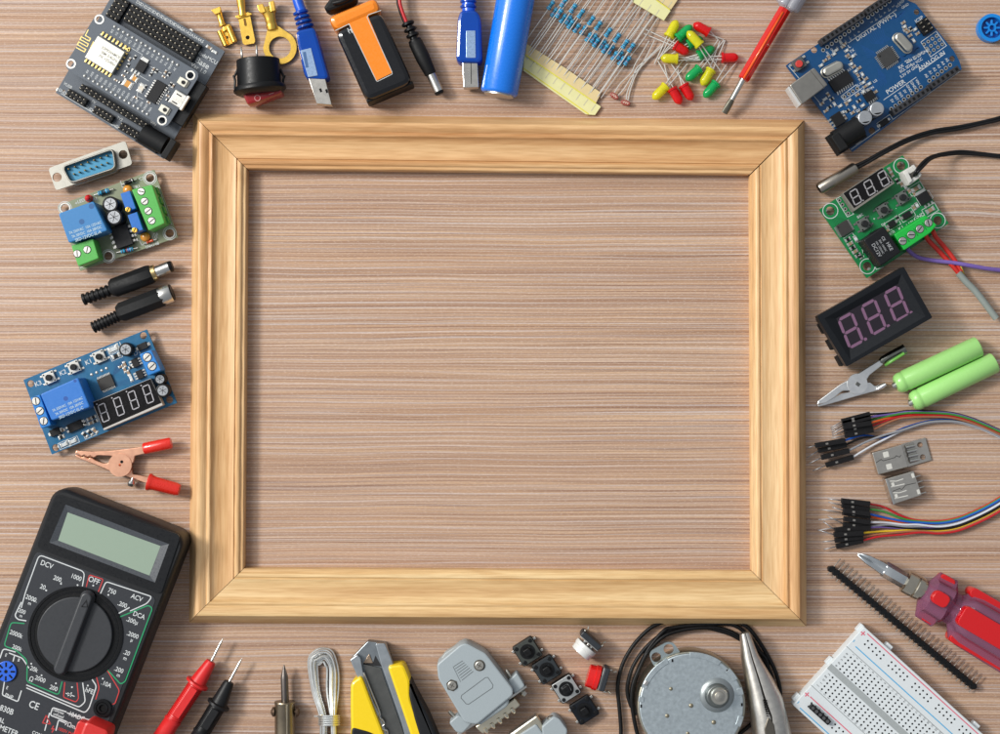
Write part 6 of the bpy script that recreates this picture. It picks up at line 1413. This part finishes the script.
for k in range(5): mb.prism(circ((k-2)*t.k(18), 0, t.k(6.5), 12), 6, 6.1)
t.part('socket_holes', mb, M('socket_hole', (92, 92, 94), .5))
# ------------------------------------------------------------------ utility knife
t = T('utility_knife', 'yellow and black snap blade utility knife with steel blade channel', 'knife', SV, (250, 330), -18)
grey = M('knife_steel', (172, 178, 182), .38, 1, var=.08); kb_ = M('knife_blade', (118, 118, 114), .34, 1, var=.1)
yel = M('knife_yellow', (248, 212, 10), .38, var=.03, coat=.1); kbl = M('knife_black', (48, 50, 54), .5, var=.08, bump=.1)
mb = MB(); t.poly(mb, [(95, 190), (180, 102), (265, 112), (300, 205), (480, 700), (300, 720), (130, 262)], 2, 16, .6, 3); t.part('channel_base', mb, M('channel_steel', (140, 146, 150), .4, 1, var=.1))
mb = MB(); t.poly(mb, [(95, 190), (130, 166), (146, 182), (160, 260), (208, 392), (244, 462), (330, 720), (230, 720), (130, 270)], 16, 24, .8, 3); t.part('channel_rail', mb, grey)
mb = MB(); t.poly(mb, [(216, 113), (262, 112), (290, 180), (420, 560), (480, 720), (400, 720), (340, 490), (245, 220)], 16, 24, .8, 3); t.part('channel_rail', mb, grey)
mb = MB(); t.poly(mb, [(160, 212), (240, 228), (330, 480), (410, 720), (320, 720), (236, 466)], 16.5, 18.5, .2); t.part('blade', mb, kb_)
mb = MB(); t.poly(mb, [(187, 163), (204, 206), (158, 206)], 16, 17.2, .2); t.part('blade_notch', mb, M('notch_steel', (160, 140, 120), .4, .9))
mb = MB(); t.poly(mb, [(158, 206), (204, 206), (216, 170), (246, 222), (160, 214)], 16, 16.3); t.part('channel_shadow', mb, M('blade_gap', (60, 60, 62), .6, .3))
mb = MB(); t.poly(mb, [(98, 300), (150, 265), (208, 420), (262, 560), (300, 720), (60, 720), (100, 540), (97, 420)], 4, 30, 2.5, 8); t.part('grip', mb, yel)
mb = MB(); t.poly(mb, [(272, 220), (350, 210), (382, 290), (384, 380), (470, 590), (530, 740), (440, 740), (380, 540)], 4, 30, 2.5, 8); t.part('grip', mb, yel)
mb = MB(); t.poly(mb, [(378, 282), (400, 330), (470, 460), (520, 580), (560, 700), (470, 700), (440, 600), (400, 470), (374, 360)], 2, 31.5, 2.5, 10); t.part('rubber_pad', mb, kbl)
mb = MB(); t.poly(mb, [(104, 510), (180, 530), (250, 560), (280, 700), (90, 700)], 5, 31, 2, 8); t.part('rubber_pad', mb, kbl)
mb = MB(); t.tube(mb, [(160, 250, 24), (200, 350, 24), (236, 440, 24), (236, 466, 24), (252, 480, 24), (258, 498, 24), (244, 512, 24), (256, 524, 24), (272, 530, 24), (276, 560, 24)], 5, 8); t.part('slide_spring', mb, steel)

# ------------------------------------------------------------------ grey connector hoods
hood = M('hood_grey', (164, 174, 178), .45, var=.05, bump=.12, scale=1600)
scr = M('hood_screw', (190, 186, 176), .35, 1)
t = T('connector_hood', 'light grey plastic connector hood with two screws and a ribbed patch', 'connector', SV, (690, 330), -31.5)
mb = MB(); t.poly(mb, [(508, 212), (620, 118), (648, 110), (742, 160), (872, 330), (872, 360), (700, 500), (640, 490), (515, 280)], 2, 34, 1.6, 10); t.part('shell', mb, hood)
mb = MB(); t.poly(mb, [(664, 458), (824, 346), (856, 384), (846, 412), (715, 503), (690, 492)], 4, 31, 2, 8); t.part('connector_cover', mb, hood)
for pts in ([(848, 292), (890, 250), (930, 316), (880, 356)], [(566, 490), (610, 452), (680, 490), (632, 542), (600, 536)]): mb = MB(); t.poly(mb, pts, 4, 24, 1.4, 5); t.part('side_ear', mb, hood)
mb = MB(); t.poly(mb, [(528, 185), (548, 158), (612, 118), (620, 126), (540, 190)], 8, 22, 1, 3); t.part('cable_entry', mb, M('entry_grey', (170, 176, 176), .5))
for (a, b_) in (((864, 280), (838, 236)), ((594, 462), (566, 434))): mb = MB(); t.lathe(mb, (*a, 14), (*b_, 14), [(0, 9), (.9, 9), (1, 5)], 12); t.part('thumb_screw', mb, scr)
mb = MB(); t.line(mb, [(620, 540), (696, 492)], 9, 14); t.poly(mb, [(604, 540), (934, 312), (938, 322), (612, 552)], 8, 20, .4); t.part('flange_plate', mb, tin)
for (x, y) in ((922, 346),): mb = MB(); t.lathe(mb, (x-12, y-8, 14), (x+10, y+10, 14), [(0, 9), (.4, 17), (1, 15)], 14); t.part('thumb_screw', mb, scr)
for k, (x, y, m_) in enumerate(((712, 217, 0), (582, 312, 1))):
    mb = MB(); X, Y = t.L(x, y, 34)
    mb.m = 1; mb.prism(circ(X, Y, t.k(29), 6 if m_ else 24, 10, 370), 34, 34.15) if m_ else mb.prism(circ(X, Y, t.k(27), 24), 34, 34.15)
    mb.m = 0; mb.prism(circ(X, Y, t.k(21), 20), 34.1, 36, .6); mb.m = 1; mb.rbox(X, Y, 36, 36.06, t.k(24), t.k(4), 30); mb.rbox(X, Y, 36, 36.07, t.k(24), t.k(4), 120)
    t.part('screw', mb, [scr, M('screw_well', (96, 92, 84), .6)])
mb = MB(); gm = M('hood_groove', (96, 102, 104), .6)
for k in range(7): f = k/6; t.line(mb, [(590+f*38, 222+f*66+0), (632+f*50, 195+f*50)], 3, 34)
t.line(mb, [(586, 222), (622, 296)], 2.5, 34)
q = [(626, 360), (740, 275), (752, 274), (776, 310), (774, 324), (660, 402), (648, 400), (624, 372), (626, 360)]; t.line(mb, q, 3, 34); t.part('moulded_marks', mb, gm)
mb = MB(); t.poly(mb, [(690, 510), (880, 372), (908, 408), (728, 545)], 3, 22, 1.2, 4); cs_ = t.part('plug_shell', mb, M('plug_tin', (216, 208, 186), .3, 1, var=.08))
for k in range(5): mb = MB(); t.lathe(mb, (735+k*32, 515-k*24, 22), (750+k*32, 536-k*24, 19), [(0, 8), (.5, 13), (1, 9)], 12); t.part('dimple', mb, M('dimple_tin', (236, 228, 206), .25, 1), cs_)

t = T('connector_hood', 'second grey connector hood mostly cut off by the bottom edge', 'connector', SV, (980, 530), -33)
mb = MB(); t.poly(mb, [(820, 580), (985, 458), (1010, 500), (1010, 640), (860, 640)], 4, 22, .6, 3); t.part('plug_shell', mb, M('plug_tin', (216, 208, 186), .3, 1))
t.crop = SW
mb = MB(); t.poly(mb, [(110, 745), (285, 622), (312, 660), (322, 700), (180, 800)], 5, 21, .6, 4); t.part('tin_rim', mb, tin)
mb = MB(); t.poly(mb, [(318, 690), (395, 625), (430, 642), (480, 712), (460, 800), (330, 800)], 2, 26, 1.4, 6); t.part('side_ear', mb, hood)
mb = MB(); t.poly(mb, [(170, 745), (285, 672), (360, 780), (240, 820)], 4, 24, 1.4, 6); t.part('shell', mb, hood)
mb = MB(); t.lathe(mb, (385, 668, 18), (370, 622, 18), [(0, 14), (.3, 12), (.5, 22), (.9, 21), (1, 14)], 14); t.part('thumb_screw', mb, scr)

# ------------------------------------------------------------------ push buttons lying on the table
TB = 'square push buttons in a diagonal row'
def bigtact(x, y, label, top, deg=-32.5, z=0):
    t = T('push_button', label, 'push button', SW, (x, y, 10), deg, TB)
    W = 140; X, Y = t.L(x, y, 9); w = t.k(W)
    mb = MB(); mb.rbox(X, Y, 2, 9, w, w, 0, 2, .5); t.part('body', mb, black)
    mb = MB(); mb.rbox(X, Y, 9, 9.8, w*.94, w*.94, 0, 1.6, .3); t.part('top_plate', mb, top)
    for sx in (-1, 1):
        for sy in (-1, 1):
            mb = MB(); mb.prism(circ(X+sx*w*.35, Y+sy*w*.35, t.k(12), 14), 9.8, 10.6, .3); t.part('rivet', mb, black)
            mb = MB(); mb.rbox(X+sx*(w*.5+1.2), Y+sy*w*.3, 0, 5, 2.8, 2.4, 0, .2, .2); t.part('leg', mb, tin)
    mb = MB(); mb.plate(circ(X, Y, t.k(46), 36), [rrect(X, Y, t.k(50), t.k(50), 1.2)], 9.8, 10.5); t.part('collar', mb, black)
    mb = MB(); mb.m = 0; mb.rbox(X, Y, 9, 17, t.k(44), t.k(44), 0, 1.5, .7); mb.m = 1; mb.rbox(X-.6, Y, 17, 17.05, t.k(12), t.k(14), 0, .3); t.part('plunger', mb, [black, hole_m])
pg = M('plate_slate', (64, 70, 74), .45, .2); pw = M('plate_steel', (190, 192, 190), .36, .8); pd = M('plate_dark', (44, 50, 60), .4, .2)
bigtact(231, 226, 'square black push button with grey green plate, top left of the row', M('plate_olive', (84, 88, 84), .45, .2))
bigtact(350, 338, 'square black push button with slate plate, second of the row', pg)
bigtact(470, 456, 'square black push button with shiny silver plate, third of the row', pw)
bigtact(582, 588, 'square black push button with dark plate, lowest of the row', pd)
def capbtn(label, capm, c0, c1, r, bc, bdir, cat='push button'):
    """button lying on its side: cap along c0->c1, body block beyond"""
    t = T('push_button', label, cat, SW, (*c1, 14), 0, 'capped push buttons lying on their sides'); zc = 13
    mb = MB(); t.lathe(mb, (*c0, zc), (*c1, zc), [(0, r*.9), (.04, r*.97), (.55, r), (.6, r*1.08), (.96, r*1.08), (1, r*1.02)], 32); t.part('cap', mb, capm)
    d = (Vector(c1)-Vector(c0)).normalized(); n_ = Vector((-d.y, d.x))
    for k in (-1, 0, 1): mb = MB(); p = Vector(c1)+n_*k*26; t.lathe(mb, (*p, zc+2), (*(p+d*24), zc+2), [(0, 10), (1, 8)], 10); t.part('plunger_prong', mb, capm if k else steel)
    a = Vector(c1)+d*18; w = 74
    mb = MB(); t.poly(mb, [tuple(a+n_*w), tuple(a-n_*w), tuple(a-n_*w+d*36), tuple(a+n_*w+d*36)], 1, 24, 1, 4); t.part('body', mb, M('switch_body', (60, 64, 70), .4, var=.06))
    mb = MB(); t.poly(mb, [tuple(a+n_*w*.96-d*6), tuple(a-n_*w*.96-d*6), tuple(a-n_*w*.96), tuple(a+n_*w*.96)], 2, 23, .3); t.part('top_plate', mb, tin)
    for k in (-1, 1): mb = MB(); p = a+n_*w*.9*k+d*34; t.tube(mb, [(*(p-d*6), 16), (*(p+d*12+n_*k*4), 16), (*(p+d*18-n_*k*6), 12), (*(p+d*40+n_*k*4), 10)], 5, 8); t.part('leg', mb, tin)
capbtn('push button with round white cap lying on its side near the frame', M('cap_white', (226, 226, 222), .35, var=.03, coat=.2), (556, 238), (600, 188), 68, None, None)
capbtn('push button with round red cap lying on its side', M('cap_red', (224, 22, 18), .25, var=.03, coat=.3), (602, 372), (672, 392), 72, None, None)

# ------------------------------------------------------------------ synchronous motor with its cable
t = T('geared_motor', 'flat round galvanised motor with offset shaft and mounting ears', 'motor', SX, (435, 430), 0)
gal = M('galvanised', (180, 190, 194), .4, .75, var=.22, scale=1800, bump=.12, bscale=700)
MC = (436, 432); RR = 250; ZT = 34
mb = MB(); t.cyl(mb, *MC, 2, ZT-3, RR+3, 1, 96); t.part('can', mb, M('can_side', (176, 172, 156), .35, 1, var=.1))
mb = MB(); x, y = t.L(*MC, ZT); mb.prism(circ(x, y, t.k(RR-6), 96), ZT-4, ZT, 1.2); t.part('face_plate', mb, gal)
# rim tabs
for a0, a1 in ((56, 92), (30, 44), (12, 20), (118, 160), (170, 176), (-24, -12), (-60, -40)):
    mb = MB(); pts = [(MC[0]+(RR+4)*math.cos(R(a)), MC[1]-(RR+4)*math.sin(R(a))) for a in [a0+(a1-a0)*k/8 for k in range(9)]]+[(MC[0]+(RR-22)*math.cos(R(a)), MC[1]-(RR-22)*math.sin(R(a))) for a in [a1-(a1-a0)*k/8 for k in range(9)]]
    t.poly(mb, pts, ZT-3, ZT+.8, .4); t.part('rim_tab', mb, gal)
for (x0, y0) in ((196, 435), (606, 268), (676, 428), (345, 218)): mb = MB(); t.box(mb, x0, y0, ZT, ZT+.3, 8, 14); t.part('rim_slot', mb, hole_m)
mb = MB(); t.box(mb, 220, 326, ZT, ZT+1.6, 18, 22, 30, 3, .4); t.part('weld_blob', mb, steel)
# mounting ear
mb = MB(); t.plate(mb, [(236, 188), (246, 170), (320, 128), (350, 132), (385, 182), (360, 240), (262, 250), (244, 222)], [(268, 202, 23), (327, 163, 24)], ZT-10, ZT-7, r=14); t.part('mounting_ear', mb, M('ear_zinc', (168, 180, 182), .35, .8, var=.08))
# shaft
mb = MB(); X, Y = t.L(558, 384, ZT+2)
mb.lathe((X, Y, ZT-1), (0, 0, 1), [(0, t.k(84)), (2, t.k(78)), (3.2, t.k(66)), (3.6, t.k(58))], 44); t.part('shaft_boss', mb, M('boss_steel', (160, 166, 166), .35, .9))
mb = MB(); mb.lathe((X, Y, ZT+2), (0, 0, 1), [(0, t.k(58)), (3, t.k(56)), (5, t.k(50)), (5.5, t.k(46))], 40); t.part('bushing', mb, M('bushing_grey', (122, 126, 124), .4, 1))
X, Y = t.L(570, 390, ZT+14); mb = MB(); mb.lathe((X, Y, ZT+4), (0, 0, 1), [(0, t.k(40)), (8, t.k(40)), (9.5, t.k(36))], 32); mb.lathe((X, Y, ZT+13), (0, 0, 1), [(0, t.k(24)), (1.5, t.k(22)), (2.2, t.k(6))], 20); t.part('shaft', mb, scr)
for (x0, y0, r) in ((338, 353, 9), (434, 433, 11), (320, 482, 10), (542, 513, 11), (418, 566, 9)): mb = MB(); X, Y = t.L(x0, y0, ZT+1); mb.ball((X, Y, ZT), t.k(r), 12, .6, True); t.part('rivet', mb, M('rivet_tan', (150, 142, 122), .4, .8))
t = T('motor_cable', 'black cable looped around the flat round motor', 'cable', SX, (100, 300, 4), 0)
loops = [
 [(90, 700, 5), (100, 560, 5), (92, 440, 5), (84, 340, 5), (104, 245, 5), (145, 165, 5), (198, 100, 5), (258, 52, 5), (340, 26, 4), (480, 20, 4), (620, 30, 4), (690, 50, 5), (735, 95, 5), (790, 180, 5), (835, 270, 5), (858, 360, 5), (850, 450, 5), (800, 560, 5), (720, 640, 5)],
 [(210, 660, 5), (176, 560, 5), (158, 470, 6), (150, 400, 7), (158, 330, 7), (190, 250, 7), (230, 175, 8), (300, 105, 8), (380, 75, 7), (470, 62, 7), (560, 62, 6), (630, 85, 6), (700, 130, 5), (780, 195, 6), (800, 240, 5)],
 [(150, 440, 5), (132, 380, 5), (134, 320, 6), (160, 240, 6), (215, 160, 6), (290, 95, 6), (360, 62, 5), (450, 52, 5), (540, 68, 5), (620, 92, 5), (690, 130, 5)],
 [(176, 475, 5), (160, 440, 5), (155, 380, 5), (180, 270, 5), (230, 165, 8), (300, 80, 8), (350, 60, 6), (520, 44, 6), (640, 50, 5), (730, 130, 5), (800, 250, 5), (820, 330, 5), (790, 450, 4), (715, 525, 4), (660, 570, 4)]]
for P in loops: mb = MB(); t.tube(mb, P, 9.5, 10, 8); t.part('cable_loop', mb, black_rubber)

# ------------------------------------------------------------------ pliers
t = T('pliers', 'grey steel long nose pliers with serrated jaws closed, cut off below', 'pliers', SX, (780, 400), -15)
pl = M('plier_steel', (206, 202, 194), .38, 1, var=.16, scale=1500, bump=.08, bscale=1200)
def loftpoly(t, secs, mat, name, side=1):
    """secs: (left point, right point, z half height) cross sections; rounded body centred at height 20"""
    mb = MB(); rg = []
    for (l, r_, h, zc) in secs:
        L2 = Vector(t.L(*l, zc)); R2 = Vector(t.L(*r_, zc)); c = (L2+R2)/2; hw = (R2-L2)/2; ring = []
        for f, g in (((1, -.6), (1, .88), (.95, .98), (.6, 1), (.2, .98), (-.2, .9), (-.55, .74), (-.82, .5), (-1, .1), (-1, -.4), (-.8, -1), (.8, -1)) if side > 0 else ((.8, -1), (1, -.4), (1, .1), (.82, .5), (.55, .74), (.2, .9), (-.2, .98), (-.6, 1), (-.95, .98), (-1, .88), (-1, -.6), (-.8, -1))):
            ring.append((c.x+hw.x*f, c.y+hw.y*f, zc+h*g))
        rg.append(ring)
    mb.loft(rg[::-1]); return t.part(name, mb, mat)
loftpoly(t, [((666, 92), (688, 84), 5, 22), ((672, 200), (716, 196), 9, 22), ((692, 320), (750, 310), 12, 22), ((706, 420), (778, 405), 15, 22), ((716, 480), (802, 470), 17, 22), ((728, 560), (812, 560), 17, 22), ((740, 680), (830, 680), 17, 22)], pl, 'jaw')
loftpoly(t, [((690, 84), (712, 82), 5, 22), ((720, 196), (754, 190), 9, 22), ((754, 308), (822, 300), 12, 22), ((782, 403), (868, 390), 15, 22), ((806, 468), (886, 460), 17, 22), ((814, 560), (910, 560), 17, 22), ((832, 680), (930, 680), 17, 22)], pl, 'jaw', -1)
mb = MB(); t.tube(mb, [(689, 86, 26), (718, 196, 29), (752, 309, 33), (779, 400, 36)], 1.6, 6, 4)
for k in range(8): p = (786+k*2.2, 406+k*10.5); t.rod(mb, (p[0]-9, p[1], 38), (p[0]+9, p[1]+3, 38), 5, 3, 6)
t.part('serrations', mb, M('jaw_gap', (40, 36, 34), .6, .4))
mb = MB(); t.poly(mb, [(800, 484), (830, 520), (850, 640), (800, 660), (782, 540)], 37, 39.4, 1, 10); t.part('joint_relief', mb, M('joint_steel', (120, 114, 104), .4, 1))
